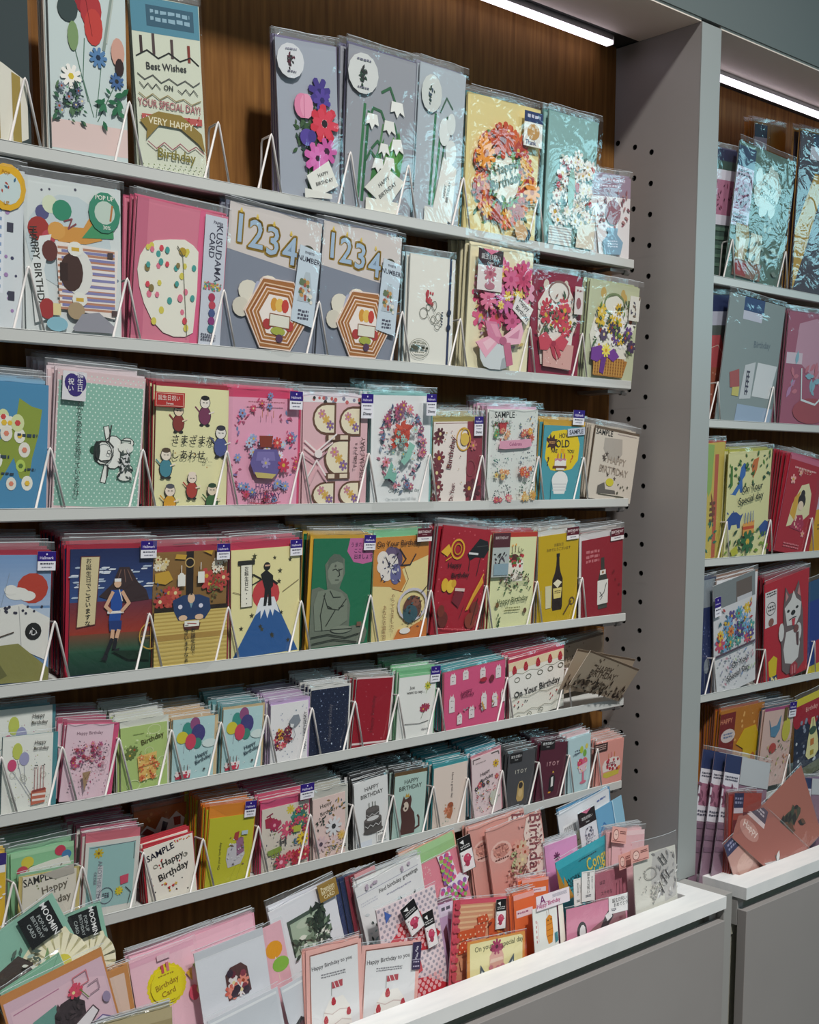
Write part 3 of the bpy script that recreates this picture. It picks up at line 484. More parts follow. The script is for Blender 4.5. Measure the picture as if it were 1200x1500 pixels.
'3i':"b 4F9FAD;S d 1 1 40 80 60 90 .1 .2 888;p E8CB1E 8 18 20 8 50 5 80 8 90 24 88 46 74 58 48 62 22 60 6 44;p 4A2A22 8 16 14 18 16 11 20 17 26 12 27 18 34 18 30 23 36 27 29 28 30 34 24 30 20 35 18 29 10 30 13 24 7 20;q 14 21 28 25 2 D8A060;t 50 13 10 333 -2 HOW;t 47 24 17 2A2A2A -2 OLD;t 28 34 8 333 0 ARE;t 68 34 8 333 0 YOU;t 48 34 10 E89A30 0 ???;t 14 48 20 5A3A22 0 ?;t 72 44 18 C8582A 20 ?;r 30 44 58 54 F0ECE6;p C98AA0 30 44 58 44 56 47 50 46 44 48 36 46 31 48;r 26 54 60 57 6A3A2A;r 36 37 38 44 C85A5A;r 44 37 46 44 5A8AB0;r 52 37 54 44 C85A5A;r 34 57 54 60 E8E4E0;e 45 74 20 13 EDEDEA;r 25 74 65 100 4F9FAD;p EDEDEA 25 74 65 74 58 92 32 92;g 28 78 62 90 D8D8D8 3",
'3j':"b DCD2C4;r 0 0 100 3 6A5A4A;p B8B0A6 22 14 62 12 66 34 56 46 34 44 22 30;S s 9 3 6 36 90 74 3 5 5A5048;t 20 7 11 222 0 SAMPLE;q 50 5 94 7 1 A99;t 56 45 14 A89A8C 3 HAPPY;t 52 60 14 A89A8C 3 BIRTHDAY;e 46 77 9 6 D9CE3A;p 6A6660 20 84 34 78 38 88 60 88 62 93 30 94 20 96;l 1.2 554 24 96 82 96;q 64 97 90 99 1 887;S s 6 9 60 74 96 92 2 3 554",
# ---- shelf four
'4a':"b 6E93C0;G 7A9CC8 A8BCD8 0 40;r 0 42 100 58 B8C8DC;e 78 26 19 12 B8402F;e 60 30 14 5 E6E6E0;e 72 32 10 4 E6E6E0;e 52 27 8 4 E6E6E0;l .6 8899AA 50 14 40 42;p E2E2DC 0 44 66 38 100 50 98 84 60 72 20 74 0 80;l .8 AAA 62 40 66 72;l .8 BBB 40 42 30 74;S d 12 3 30 40 98 46 1.6 2 334;e 80 60 10 7 1E1E1E;t 80 60 10 EEE 0 心;p 8C8A50 0 72 62 69 100 90 100 100 0 100;p 6A6A3E 0 88 40 84 50 94 30 100 0 100;p 3F2A26 0 46 26 50 36 58 34 72 40 84 20 86 0 88;p 6A2A24 0 66 28 66 34 72 0 76;e 10 52 14 6 5A3A2A;l 1.4 4A3A30 26 66 56 60;t 8 22 9 2A3448 90 お誕生日で",
'4b':"b 1F2F5A;G 1D2B58 34508A 0 42;G 6E3040 A03A2A 42 68;G 7A4A34 2C5A44 68 82;G 24523C 16382E 82 100;S w 40 4 2 14 98 40 4 7 DDE4EE,B8C8DC;p 3A2A2C 34 38 50 28 58 15 70 15 82 28 92 34 96 42 60 44;l 1 7A5A50 60 17 56 26;l 1 7A5A50 64 17 66 27;l 1 7A5A50 68 17 74 26;p D9CBA0 12 6 34 6 30 60 8 62;l 1 6A3A34 12 6 34 6 30 60 8 62 12 6;t 21 34 6.8 2A2A26 90 お誕生日でございますな;e 56 28 4.5 3.4 E0B898;r 52 24 60 26.5 F0F0F0;p 2450A0 48 33 62 33 62 46 60 58 46 58 48 46;l 1 F0E8D8 58 33 62 42;p E8E4E0 44 50 64 50 64 52 44 52;l 4 DDB090 50 35 42 46 48 50;l 4 DDB090 62 35 70 44 62 50;p 223A78 46 58 62 58 61 66 47 66;l 4.5 DDB090 51 66 50 73;l 4.5 DDB090 58 66 55 74;l 4.5 1A1A22 50 73 42 87;l 4.5 1A1A22 55 73 53 80;p 1A1A22 36 88 46 86 44 90;p 1A1A22 50 82 60 80 58 84;p 14301F 50 82 96 84 98 92 70 90;o 98 72 14 11 1.4 C8A040;l .8 C8A040 86 72 98 72;l .8 C8A040 98 62 98 82",
'4c':"b 8C6A3A;r 44 0 54 48 221A1A;o 49 10 6 4 1.4 C8A86A;S f 8 3 4 4 20 14 4 5 EDE4D0,E0D0A0;S f 8 4 82 8 98 18 4 5 EDE4D0;p C9A03A 2 18 20 16 26 24 16 28 2 26;p C9A03A 30 2 44 3 42 7 28 6;p C9A03A 66 0 80 0 78 4;S f 6 5 4 34 30 44 8 10 B8443F,C85A4A;S f 6 6 68 20 96 32 8 11 B03A38,C04A44;S l 16 7 70 24 98 42 4 7 6A5A34,7A7A44;S l 8 8 4 28 14 38 3 5 4A5A7A;l 1 E8E4DC 36 12 36 18;e 36 24 5 6 EDEDE6;r 31 20 41 30 EDEDE6;l 1 E8E4DC 62 10 62 16;r 58 18 67 28 EDEDE6;r 0 48 100 52 2A2018;r 0 52 100 100 D8C070;g 0 53 100 76 C0A458 7;r 0 72 100 77 B08E4A;g 0 78 100 100 C4AA5C 6;p 28406A 24 42 38 38 60 38 74 42 76 52 68 60 32 60 26 52;p 7AA0B0 44 40 54 40 49 50;e 49 41 5 4.5 E4C0A0;r 47.5 36 50.5 38 222;e 38 58 6 2.6 E4C0A0;e 60 58 6 2.6 E4C0A0;e 34 48 3 2 DDE;e 62 48 3 2 DDE;p 5A2A24 38 63 62 63 60 69 40 69;p EDEDE4 40 61 60 61 60 66 40 66;l 1 A03A3A 44 63 56 64;t 43 81 6.6 222 90 ございますなぁ;t 52 79 6.6 222 90 お誕生日で",
'4d':"b ECE3A8;e 50 43 20 14.5 C94448;p 2F5F9C 2 100 34 62 40 50 64 50 72 62 98 100;p E8ECF0 38 52 42 46 62 46 66 54 70 62 62 58 60 64 56 57 52 66 48 57 42 66 42 58 34 62;S s 18 3 6 4 96 90 3 4 3A3A2A,4A4A34;p 1E1E20 42 24 50 20 60 26 60 36 57 38 58 54 53 54 53 42 50 54 46 54 48 38;e 51 17 5 4 1E1E20;r 48 15.5 55 17 D8B090;l 2 1E1E20 42 28 32 24;l 1.4 1E1E20 45 28 30 33;l 2.4 1E1E20 58 30 66 34;l .8 8A7A5A 74 42 98 32;l .8 8A7A5A 2 38 26 44;r 9 10 33 14 2A2A26;r 13 14 29 53 F0EDDC;l .8 222 13 14 29 14 29 53 13 53 13 14;t 21 33.5 6 222 90 お誕生日に・・・",
'4e':"b 1E7350;p C56AA0 60 0 100 0 100 22 84 24 68 22 56 12;t 72 6 7 4A2050 0 うまれ;t 78 11.5 7 4A2050 0 ここは;t 84 17 7 4A2050 0 出ましょう;p 6F786A 26 48 20 24 28 17 42 15 52 19 54 32 48 42 46 46 60 52 66 62 66 82 92 80 98 88 94 98 0 100 0 46 12 44;p 858E7E 26 36 24 24 34 19 46 20 51 26 50 38 42 42 32 42;p 5F6A5E 26 18 34 14 44 15 50 19 50 23 40 21 30 23 24 30;l 1.3 2A3028 33 29 38 28 42 30;l 1.3 2A3028 44 29 49 28;l 1.3 2A3028 43 28 45 34 42 35;l .9 3A4238 38 38 44 38;o 37 25 1 .8 .6 444;p 7E8878 10 48 30 46 50 50 60 58 62 76 40 84 8 84 4 60;l 1.5 2E352C 20 52 28 64 46 66 58 56;l 1.5 2E352C 30 48 36 54 48 54;l 1.5 2E352C 22 50 16 70 20 84;l 1.5 2E352C 40 66 26 80;l 1.3 2E352C 28 62 34 64;l 1.3 2E352C 46 64 54 62;e 52 84 18 3.5 858E7E;l 1.5 2E352C 34 84 70 84;l 1.5 2E352C 2 90 30 88 60 92 90 88;l 1.5 2E352C 4 96 40 93 80 97;r 78 78 86 82 7A5A4A",
'4f':"b E7D79A;p D08A3C 0 0 100 0 100 20 70 26 52 32 60 44 50 54 30 48 0 46;l 1 7A4A2A 56 30 64 42 54 54 34 50;e 36 22 16 12 5A4A6A;e 30 16 10 7 6A5A7A;e 16 20 10 7 ECE4DC;e 14 28 8 6 ECE4DC;e 32 26 12 10 E4DDD8;e 24 34 12 8 E9E2DC;e 40 36 10 10 6A6A9A;l 2 2E2A34 46 12 58 22 50 28 66 28 76 18;l 1.4 2E2A34 20 18 30 30 42 20;S l 22 3 14 14 48 42 3 6 2F2A3A,DDD,4A4A6A;t 44 7 11 5A3A20 0 On_Your_Birthday;o 72 67 26 15 4 CFCBD4;e 72 70 17 12 6A4438;e 68 76 14 9 3A5A64;e 78 64 8 5 8A5A4A;l 1.4 3A2A2A 88 56 98 50;p CE7A3A 38 100 46 90 60 92 80 86 100 82 100 100;S l 20 5 56 60 90 90 3 6 3A3A3A,7A4A3A,4A6A74;e 58 92 10 3 ECE8E2;t 20 82 7 8A5A3A 90 あなたの誕生日;t 34 74 7 8A5A3A 90 やってきました!",
'4g':"b A91F31;R d 26 3 50 50 46 48 1 1.4 D8606A;H .3;p 1A1A1E 56 24 78 8 96 10 100 18 92 26 74 26 62 30;H 0;l 1.2 1A1A1E 62 28 62 40;l 1.2 1A1A1E 84 26 80 44;l 1.2 444 74 16 96 14;r 58 22 78 24 DDD;o 34 20 13 9 3 E3B030;o 34 20 7 5 2 C89020;p E8B838 0 24 14 16 22 22 14 28;l 1.6 E3B030 22 28 12 32;t 32 36 11 2A1218 -6 Happy;t 46 45 11 2A1218 -6 Birthday;e 16 55 7 6.5 E3B838;e 28 56 8 6.5 E8C040;e 34 53 5 4 D8A830;p 7A2230 38 58 58 62 50 76 34 70;r 38 57 58 60 E0C8C0;p DDA030 92 44 96 50 80 66 70 78 66 76 76 62;l 2 E8B040 94 42 66 78;l 1 3A1A1A 60 74 54 86;e 84 76 9 7 7A3428;e 78 88 12 8 8A3C2C;l 2 4A1E18 88 66 80 92;e 20 88 10 8 6A2A24;e 14 80 7 6 7A3428;q 8 96 80 98 1 D8606A",
'4h':"b E4E6B4;r 0 0 100 5 C03A2E;e 50 52 32 7 C8CCA0;p EFE8DC 30 32 72 32 72 52 30 52;e 51 32 21 5 F4EEE4;e 50 27 11 4 5A2A2A;S d 22 3 32 24 70 36 2 3.4 B8303A,C8404A,5A7A3A;S l 14 4 34 20 70 34 3 5 4A6A3A;l 1 6A4A34 44 16 44 22;l 1 6A4A34 51 15 51 21;l 1 6A4A34 58 15 58 21;l 1 6A4A34 65 17 63 23;e 44 14 1.5 1.5 E89A30;e 51 13 1.5 1.5 E89A30;l 1 6A5A44 30 47 50 51 72 47;S d 10 6 32 44 70 50 1 1.4 6A5A44;S l 30 5 18 42 88 62 5 8 3F5A34,4A6A3F,6A4A3A;t 50 72 11.5 4A5A34 -4 Happy_Birthday;q 34 79 68 84 2 8A8A5A;e 80 84 4 3 6A4A34;e 15 76 4 3 7A5A34;S l 7 9 14 88 30 98 6 8 3F5A34;H .5;r -4 0 34 46 B8C0BE;r -4 0 34 15 54242E;H 0;t 15 5 6 DCC 0 BIRTHDAY;S l 14 8 2 18 30 36 5 8 3A2A34,5A4A5A,222;r 0 32 32 44 8FA8B4",
'4i':"b C9A80E;t 50 12 6 4A3A18 0 お誕生日;t 50 17 6 4A3A18 0 おめでとうございます;p 2A1A14 46 24 52 24 53 36 56 44 62 52 62 84 60 88 38 88 36 84 36 52 42 44 45 36;r 45 22 53 26 1A1A1A;e 49 61 12 7 3A2A1A;p F0E6C8 38 56 49 52 60 56 49 62;p E8D480 38 62 60 62 58 74 40 74;q 42 65 57 69 2 3A2A1A;p DAD4B0 18 58 34 58 33 84 20 84;r 2 62 10 86 BFA84A;l 3 5A4424 84 80 66 94;o 86 80 6 4 2 5A4424",
'4j':"b 961C2C;q 10 14 42 32 3 C8747A;p 3A3A34 46 26 54 26 55 40 60 48 62 54 62 90 40 90 40 54 42 48 46 40;r 44 42 58 48 EDE6DE;e 51 45 2.5 2 963;r 38 55 64 86 EDE9E2;l 1.6 444 60 60 54 72 44 76;l 1.4 444 44 70 50 76 46 80;r 40 88 62 92 4A4A44;S d 5 2 70 40 92 80 2 3 7A1422",
# ---- shelf five
'5a':"b EDEFE8;S d 70 3 4 10 96 96 .7 1.2 7AA0A8,C88AA0,B8B850,8A8A8A;e 29 20 10 11 C6CE62;e 43 31 10 9 A4A4C8;e 19 38 9 8 D0507A;l .8 99A 29 32 40 60 58 80;l .8 99A 43 40 46 64;l .8 99A 20 46 34 60 60 88;S o 8 5 10 50 90 92 5 6 B8B8A8;t 74 11 9 4A4440 0 Happy;t 76 19 9 4A4440 0 Birthday;p C8705A 58 75 88 73 86 92 58 94;r 60 79 87 82 F0E4DC;r 60 86 87 89 F0E4DC;p 9A4A44 60 74 86 72 86 75 60 77;l 1 B05A5A 64 44 64 74;l 1 B05A5A 70 43 70 73;l 1 B05A5A 76 42 76 73;l 1 B05A5A 82 42 82 72;S d 5 4 62 41 84 43 1.4 1.6 333",
'5b':"b E9CCD8;t 50 13 9 8A6A7A -2 Happy_Birthday;S f 30 3 16 26 86 58 3 6 C84A7A,D8789A,A83A5A,E0A8B8,B05A8A;S l 44 4 12 24 88 62 3 6 6A5A6A,A83A4A,C890A0,5A4A54;S o 8 5 60 30 90 60 5 7 C8A8B8;p A88A6A 38 66 56 64 46 92;l .6 6A4A3A 40 68 50 78;l .6 6A4A3A 54 67 44 76;S d 26 7 6 66 94 98 1 2 A85A7A,6A5A6A,D898A8",
'5c':"b B3CB7E;o 72 9 14 7 1.2 D8E0B0;o 60 42 9 6 1.2 D8E0B0;o 88 62 10 8 1.6 D8E4B0;o 26 92 14 8 1.6 D8E4B0;t 68 24 15 5A5A30 -14 Birthday;q 26 12 50 14 1 7A8A4A;S f 5 3 16 22 32 46 8 10 6A7A44,7A8A50;p E8C070 34 48 76 44 74 84 38 88;S f 9 5 36 44 76 84 6 9 D87A4A,E0905A,D8A858;S l 14 6 34 40 78 88 4 7 C8603A,F0E0B0,8A9A4A;l 1.4 C86A3A 36 64 76 60;S d 14 7 4 8 96 96 1 1.6 EEF4D0",
'5d':"b B7D8DA;S d 26 3 4 4 96 96 .8 1.2 F0F4F0,8AA0A8;l .8 778 28 40 26 56;l .8 778 42 42 40 54;e 34 18 12 12 3F9488;e 52 10 12 11 92507E;e 60 26 17 15 46427E;e 22 30 14 10 D3C83A;e 58 42 11 9 3F8A78;e 42 38 13 13 CE4660;e 88 44 18 7 D6E6E4;t 70 62 12 3A4A58 -20 Happy;t 74 70 12 3A4A58 -20 Birthday;p C83A52 8 88 44 88 42 97 8 97;r 8 84 44 90 F0E8E8;S d 14 4 8 86 44 97 2 3 B83A4A,F0E8E8;l 1.2 554 14 76 14 85;l 1.2 844 20 75 20 84;l 1.2 554 28 75 28 84;l 1.2 844 36 75 36 84;e 76 86 3 2 555",
'5f':"b ECEBEC;S d 34 3 6 6 96 96 1 2.2 A8B0C0,C8C8D8,8A9AA8;S f 10 4 16 46 50 74 8 11 D85A6A,E0B040,8A3A4A,E8A0A8,6A2A4A;S l 22 5 14 44 56 78 4 7 7A5A50,3A2A3A,B07A6A,C83A4A;p 8A929C 46 32 58 22 72 22 78 34 66 42 52 42;p E4E6E8 50 36 60 38 58 44 50 42;l 1 667 58 44 64 58 58 66;t 90 52 10.5 4A4A52 -90 HAPPY_BIRTHDAY",
'5g':"b 1A2440;D 22 15 1 5A6A8A;S d 16 3 4 4 96 96 1.2 1.8 DCE4F0,8A9ABA;t 52 54 13 5A5A68 -90 Happy_Birthday",
'5h':"b 9C1228;S d 14 3 6 6 94 94 .8 1.2 E8A8B0,C86A7A;t 52 54 13 7A1626 -90 Happy_Birthday;r 0 97 100 100 E8D8D8",
'5i':"b EDEEEA;r 0 0 100 4 8CCB9A;t 36 23 9 333 0 Just;t 46 31 9 333 0 want_to_say...;f 78 22 9 8 C8C23A 6A8A2A;l 1 6A8A3A 78 26 74 34;S f 5 3 66 50 84 60 7 9 A83A5A,8A2A44;l 1 4A6A3A 72 60 64 74;l 1.2 333 20 80 60 82 84 79;t 78 92 6 445 0 Have_fun",
'5j':"b DA5A86;K 14 14 9 18;K 34 11 9 16;K 62 14 9 18;K 88 18 9 22;K 12 56 9 28;K 44 78 9 20;K 64 64 9 30;K 82 66 9 24;K 24 84 8 18;K 96 62 7 22;t 35 40 6 7A2048 -4 HAPPY;t 37 46 6 7A2048 -4 Birthday;S l 10 4 20 66 90 76 3 5 6A2A3A,D8A030,9A9AA0;e 62 25 6 4 B0283A;e 76 26 4 6 7A2A3A;l 1.6 D8A030 60 64 64 78",
'5k':"b F0EDE2;r 0 0 100 14 EFD9B4;U 10 16;U 30 14;U 52 13;U 74 13;U 93 13;p F2EFE8 0 24 12 20 24 24 38 20 52 24 66 20 80 24 92 20 100 22 100 60 0 60;l .6 776 0 24 12 20 24 24 38 20 52 24 66 20 80 24 92 20 100 22;o 14 32 4.5 4 1 554;o 34 31 4.5 4 1 554;o 55 30 4.5 4 1 554;o 74 29 4.5 4 1 554;o 93 28 4.5 4 1 554;t 50 56 11.5 333 -3 On_Your_Birthday;l .6 887 4 66 20 62 36 66 52 62 68 66 84 62 98 64;S d 10 4 8 70 90 86 1 1.6 333,B84A4A;l .6 887 2 92 14 88 26 92 38 88 50 92 62 88 74 92 86 88 98 90;o 14 98 4 3 .8 665;o 34 97 4 3 .8 665;o 55 96 4 3 .8 665",
'5l':"b B5A38E;r 0 0 100 5 6A5848;t 42 34 10 5A4A3C -4 HAPPY;t 44 48 10 5A4A3C -4 BIRTHDAY;S s 9 3 4 8 92 50 1.4 2 6A5848;S l 60 4 3 68 97 96 4 8 4A3C30,6A5A4A,3A2E26;e 20 30 3 3 5A4A3C",
# ---- shelf six
'6a':"b E0B830;r 60 0 100 16 3A2A78;r 62 16 98 26 ECECF0;S l 9 3 40 34 96 90 8 12 2A2A26,EDEDED",
'6b':"b DED9CC;t 28 10 20 222 -8 SAMPLE;S d 12 3 6 12 94 94 1 1.6 333,7A8A4A;t 60 36 19 6A6458 -10 Happy;t 60 68 19 6A6458 -10 Birthday;p B5B0A6 34 0 94 -12 96 10 60 16",
'6c':"b DDDCD6;r 6 6 92 92 9CC4C2;l 1 556 8 8 92 6;l 1.4 666 90 8 90 30;f 24 16 9 8 C8B030 7A5A2A;p C8CCD0 24 34 34 34 34 84 24 84;t 28 56 10 8A8F98 90 ANOTHER_YEAR;t 20 50 7 8A8F98 90 OLDER;o 42 76 13 11 1 556;q 36 72 48 80 3 556;p D0506A 66 52 82 50 82 62 68 64;f 66 72 8 9 D8C830;l 1.4 333 78 68 88 76 84 92",
'6d':"b ECE6DA;S d 20 3 8 26 94 94 1.4 2 3A3A3A,B03A3A;S d 16 5 58 3 96 6 1 1.8 C84A4A,D8B040;t 32 14 17 223 -12 SAMPLE;t 56 34 18 3A3A38 -12 Happy;t 56 55 19 3A3A38 -12 Birthday;o 20 36 4 3 1 665;o 82 32 4 3 1 665;S s 6 8 34 68 80 86 3 4 4A6AB0,C83A3A,D8B040",
'6e':"b C3C030;t 28 58 7.5 4A4A1A -90 On_your_birthday;l .5 9A9A2A 70 70 54 98;l .5 9A9A2A 80 70 70 96;p C8C6CC 44 48 60 42 80 44 84 60 76 74 48 78 42 64;p 9A6A8A 62 34 78 34 82 56 66 62;p A8403A 58 26 68 24 66 38 56 36;S l 22 4 46 30 82 76 4 7 8A8A9A,DDD,8A6A5A,6A6A7A;r 72 24 86 30 B8C8D0",
'6f':"b DDD3C6;f 60 9 9 8 D8C84A;t 22 25 20 8A2A4A 70 HAP;t 42 40 22 C05070 60 Birth;p A8304A 6 16 16 14 40 24 34 34 8 30;f 26 28 12 9 B03058 E8A0B0;f 54 38 15 11 D85A7A F0D0B0;p 4A9488 60 20 84 16 88 30 68 32;f 72 18 9 8 3F8A80;S f 12 3 62 6 96 44 6 9 B8385A,C8506A,3F7A6A;r 66 36 82 46 B8C04A;p 8AA04A 10 66 40 62 42 70 14 74;t 44 56 22 4A4A4A -6 H;t 28 72 20 8A9A3A -6 dd;t 70 60 22 3A6A8A -6 t;t 36 88 26 6A6A6A -4 thi;f 86 58 13 9 E0C230 8A6A1A;f 40 88 15 9 C84462 F0B0C0;S f 12 7 54 78 94 92 7 10 C03048,D85868,B02840;S l 12 8 6 34 92 90 4 7 7A8A4A,4A4A5A",
'6g':"b E9CFC9;t 40 14 14 4A443C -10 Happy;t 46 26 14 4A443C -10 Birthday;S l 14 3 50 8 94 36 7 12 C0A050,5A6A54,8A6A34,4A6A74;S l 10 5 4 34 34 50 6 10 2A342E,3A4A3E;f 62 52 26 14 E3E3E6 3A3A3C;f 22 76 22 12 E0C4C8 5A4A5A;f 60 78 18 12 E8D0D0 D8B080;f 86 70 13 10 E4C070;S l 18 7 30 84 96 98 6 9 4A6A54,3A4A3E,C0A050",
'6h':"b E9EAEA;t 52 12 14 3A3A38 -2 HAPPY;t 52 22 14 3A3A38 -2 BIRTHDAY;e 52 48 20 5 E0E0DC;p 5A5654 32 46 72 46 72 56 32 56;e 52 45 20 4.5 6A6462;l 1 EEE 34 52 42 55 50 52 58 55 70 52;p 4E4A48 26 60 78 60 78 76 26 76;e 52 60 26 5 6A6462;e 52 59 18 3.4 DDD;l 1.2 EEE 28 68 36 72 44 68 52 72 60 68 68 72 76 68;e 52 78 30 5 5A5654;l 1.6 554 42 34 42 42;l 1.6 554 52 33 52 41;l 1.6 554 60 34 60 42;r 62 82 92 98 F4F4F2;v 66 88 90 97 333 9 1;q 64 83 84 86 1 555;r 4 90 46 99 DDE2EC",
'6i':"b B9D4CC;t 52 11 15 3A4440 -2 HAPPY;t 50 21 15 3A4440 -2 BIRTHDAY;p 553430 26 42 30 34 36 40 46 38 52 34 56 42 54 54 66 64 72 82 70 98 24 98 28 76 22 56;l 5 553430 68 92 84 88 82 74 78 70;e 38 52 9 8 D8C8B8;e 30 50 3 3 3A2422;e 38 55 3 2 3A2422;p C8A040 34 36 38 30 41 34 45 30 48 37",
'6j':"b E9D9CE;t 55 35 8.5 5A4A4A 90 Have_a_great_day;p B8704A 44 68 58 66 60 80 54 92 42 88;e 52 68 9 5 A85A3A;f 42 76 10 7 D88A6A C05A3A;S l 8 3 38 66 64 92 4 6 7A5A4A,C89A6A;S l 3 4 30 92 60 96 4 6 8AB0A0",
'6k':"b EAD5D8;l 3 5A5050 6 10 6 4 30 4;l 3 5A5050 96 8 94 3 70 3;q 14 10 50 14 1 B0A0A0;t 46 32 13 4A4044 -10 Happy;t 52 42 13 4A4044 -10 Birthday;f 84 22 11 8 D8B030 5A3A6A;S f 7 4 12 44 90 62 6 9 3A3A4A,C85A6A,E8E0E0;S l 30 5 8 52 92 96 4 7 4A4444,C8505A,7A9A7A,8A8A94;e 70 78 14 14 C8CCC0;S d 20 7 8 60 90 96 1.4 2.4 B83A4A,E0B060",
'6l':"b 4C4C50;t 50 37 14 C8C4B8 0 I_T_O_Y;p C8A86A 42 62 48 56 58 56 64 62 66 88 60 94 44 94 38 88;e 52 64 8 6 3A322C;e 52 78 8 8 D8BC84;H .4;r 6 1 50 18 1E1A1C;H 0;t 28 7 8 EEE 0 誕生日祝い;t 28 13 5 CCC 0 Sweet",
'6m':"b 591F33;t 52 38 15 D8A8AC 0 I_T_O_Y;e 56 54 3 2 D8B040;p 1E1A1E 44 64 52 58 62 60 66 66 64 90 50 92 44 86;p E9E6E4 50 64 58 62 60 80 52 82;p E8A030 44 90 54 90 52 93 44 93;H .4;r -4 -6 50 10 1E1416;H 0;t 24 -1 8 EEE 0 誕生日祝い;t 24 5 5 CCC 0 Sweet",
'6n':"b BFDADF;q 30 24 60 34 2 5A6A7A;t 36 32 11 4A5A6A -12 Happy;e 60 26 8 7 B8CC4A;e 74 34 8 7 7AB04A;e 82 22 6 5 E0D060;e 54 50 13 8 D84A70;e 74 50 12 8 E0688A;p E8C8D4 42 56 86 52 78 68 52 70;r 62 68 70 86 D8788E;e 66 88 14 3 D8788E;S d 14 4 40 44 86 66 2 3 B8304A,EEE,F0D040",
'6o':"b E39E94;p EDE2DC 22 58 30 46 60 40 84 44 92 58 86 72 26 74;p D0C04A 28 76 88 74 86 86 40 90 26 84;S d 14 3 26 46 88 72 4 5 A82A3A,C0384A;q 38 52 70 62 2 8A4A5A;l 1.6 D88A3A 44 30 44 42;l 1.6 C84A6A 54 28 54 40;l 1.6 D88A3A 66 28 66 40;e 86 70 5 5 E88A3A;H .4;r -14 0 36 20 3A2220;H 0;q -10 3 30 17 3 C8A8A0",
# ---- small price tags
'hm':"b E9E8F0;r 0 0 100 52 2E1A78;t 50 34 21 DAD4F0 0 Hallmark;e 50 15 5 5 DAD4F0;q 14 60 88 72 1 445;q 22 80 78 90 1 889",
'hd':"b E9E8F0;r 0 0 100 38 2E1A78;t 50 25 21 DAD4F0 0 Hallmark;e 50 11 5 4 DAD4F0;q 14 45 88 54 1 445;q 22 60 78 66 1 889;t 52 82 26 334 0 Disney",
'bd':"b E9E4E4;r 0 0 100 66 5A1C2A;t 50 28 19 E8D8D8 0 BIRTHDAY;q 32 46 66 54 1 DBB;q 26 76 76 88 1 778",
'sm':"b C9CEDC;t 50 50 24 223 0 SAMPLE",
# ---- deep bin
'b1':"b 8FC0AC;p EFE8C8 30 100 28 60 44 34 70 24 96 34 100 60 100 100;T 72 62 34 F3EDD0 E3DDB0 18;e 74 62 12 9 D8CE4A;p 7A9C6C 30 92 46 60 70 40 60 70 50 96;p 4A403C 0 34 40 30 50 44 36 60 30 74 10 84 0 88;S f 18 3 6 66 60 94 6 9 E3A04A,EDD8A0,D89078,7AA8A0,E8E0C8;S l 30 4 4 60 70 98 4 8 5A7A54,3A4A3C,9AB08A,E3C050;S l 14 6 30 26 60 56 6 10 E8ECE0,A8C0B8,5A6A60;H .5;r 54 2 92 32 121416;H 0;t 84 17 9 F0F0F0 90 MOOMIN;t 75 17 6 A8B0B0 90 POP-UP;t 69 17 5.5 A8B0B0 90 BIRTHDAY;t 62 17 6 A8B0B0 90 CARD",
'b3':"b C9884E;r 2 9 98 100 D9B8C6;p E2C0CC 6 20 70 18 96 30 96 100 6 100;l 1 B87A98 8 24 52 20;p 6A9A90 22 40 46 34 48 70 26 76;p 3E3438 42 44 50 36 62 34 72 44 70 60 60 68 46 66 40 56;S l 26 3 42 36 72 68 5 8 2E2629,4A3E42,3A3034;p E9E2E6 58 62 78 52 82 60 64 76;l 1.2 5A4A50 58 62 78 52 82 60 64 76 58 62;p D86A8A 48 74 66 72 68 82 54 84;l .8 D0707A 66 16 80 14 80 26 66 28 66 16;S f 4 5 62 20 70 32 5 7 D8506A,C84A5A;l 1 6A8A4A 70 30 76 42;l .8 9A7A8A 78 30 88 28 88 38 78 40;p E4DEEE 60 98 72 70 84 66 94 74 96 100;l 1.2 7A6A9A 60 98 72 70 84 66 94 74;e 92 50 4 6 9A8AA8",
'b4':"b C78A50;r 8 12 92 100 DFC3B4;l 1 A88A74 14 30 60 28 66 44 24 46;r 20 46 60 70 E8D4C8;l 1 A88A74 20 46 60 46 60 70 20 70 20 46;o 66 84 12 9 1.4 6A4A5A",
'b6':"b F0C2D0;r 0 0 100 9 E8B0C4;H 1.4;R d 24 1 50 52 26 27 5 5.4 E6D51A;e 50 52 26 27 E8DA22;H 0;q 38 34 62 38 1 A8881A;t 50 50 11 A07A14 -8 Birthday;t 50 62 11 A07A14 -8 Card;q 42 74 58 77 1 A8881A;H .8;r 44 20 48 32 C8505A;r 52 18 56 31 D87A84;r 40 4 60 12 E9C3CE;H 0;p D8A83A 80 44 90 40 88 60;p 8AB04A 92 36 100 34 98 52;e 88 78 8 12 D8506A;e 98 76 6 8 E8D890",
'b7':"b DEE1E8;r 0 0 100 14 C9CDD4;r 0 13 100 14 E9EBEE;H .4;p 5A3A3A 38 96 38 54 46 44 62 42 70 52 72 92;H 0;S f 6 3 42 48 68 88 8 11 E89080,D86A5A,F0C0A8,E8E0E0;S d 7 4 42 52 68 90 4 6 6A2A3A,3A2A3A,8A3A4A",
'b9':"b D2D6DD;r 3 4 97 7 E9ECEF;r 4 8 96 96 CCD1D8",
'b9w':"b D2D6DD;r 3 4 97 7 E9ECEF;p 2A2A2E 14 96 14 52 40 44 78 60 84 96;e 40 60 16 10 4A1E2E;S d 7 4 20 56 76 94 5 8 7AB04A,E8E8E0,9AC84A",
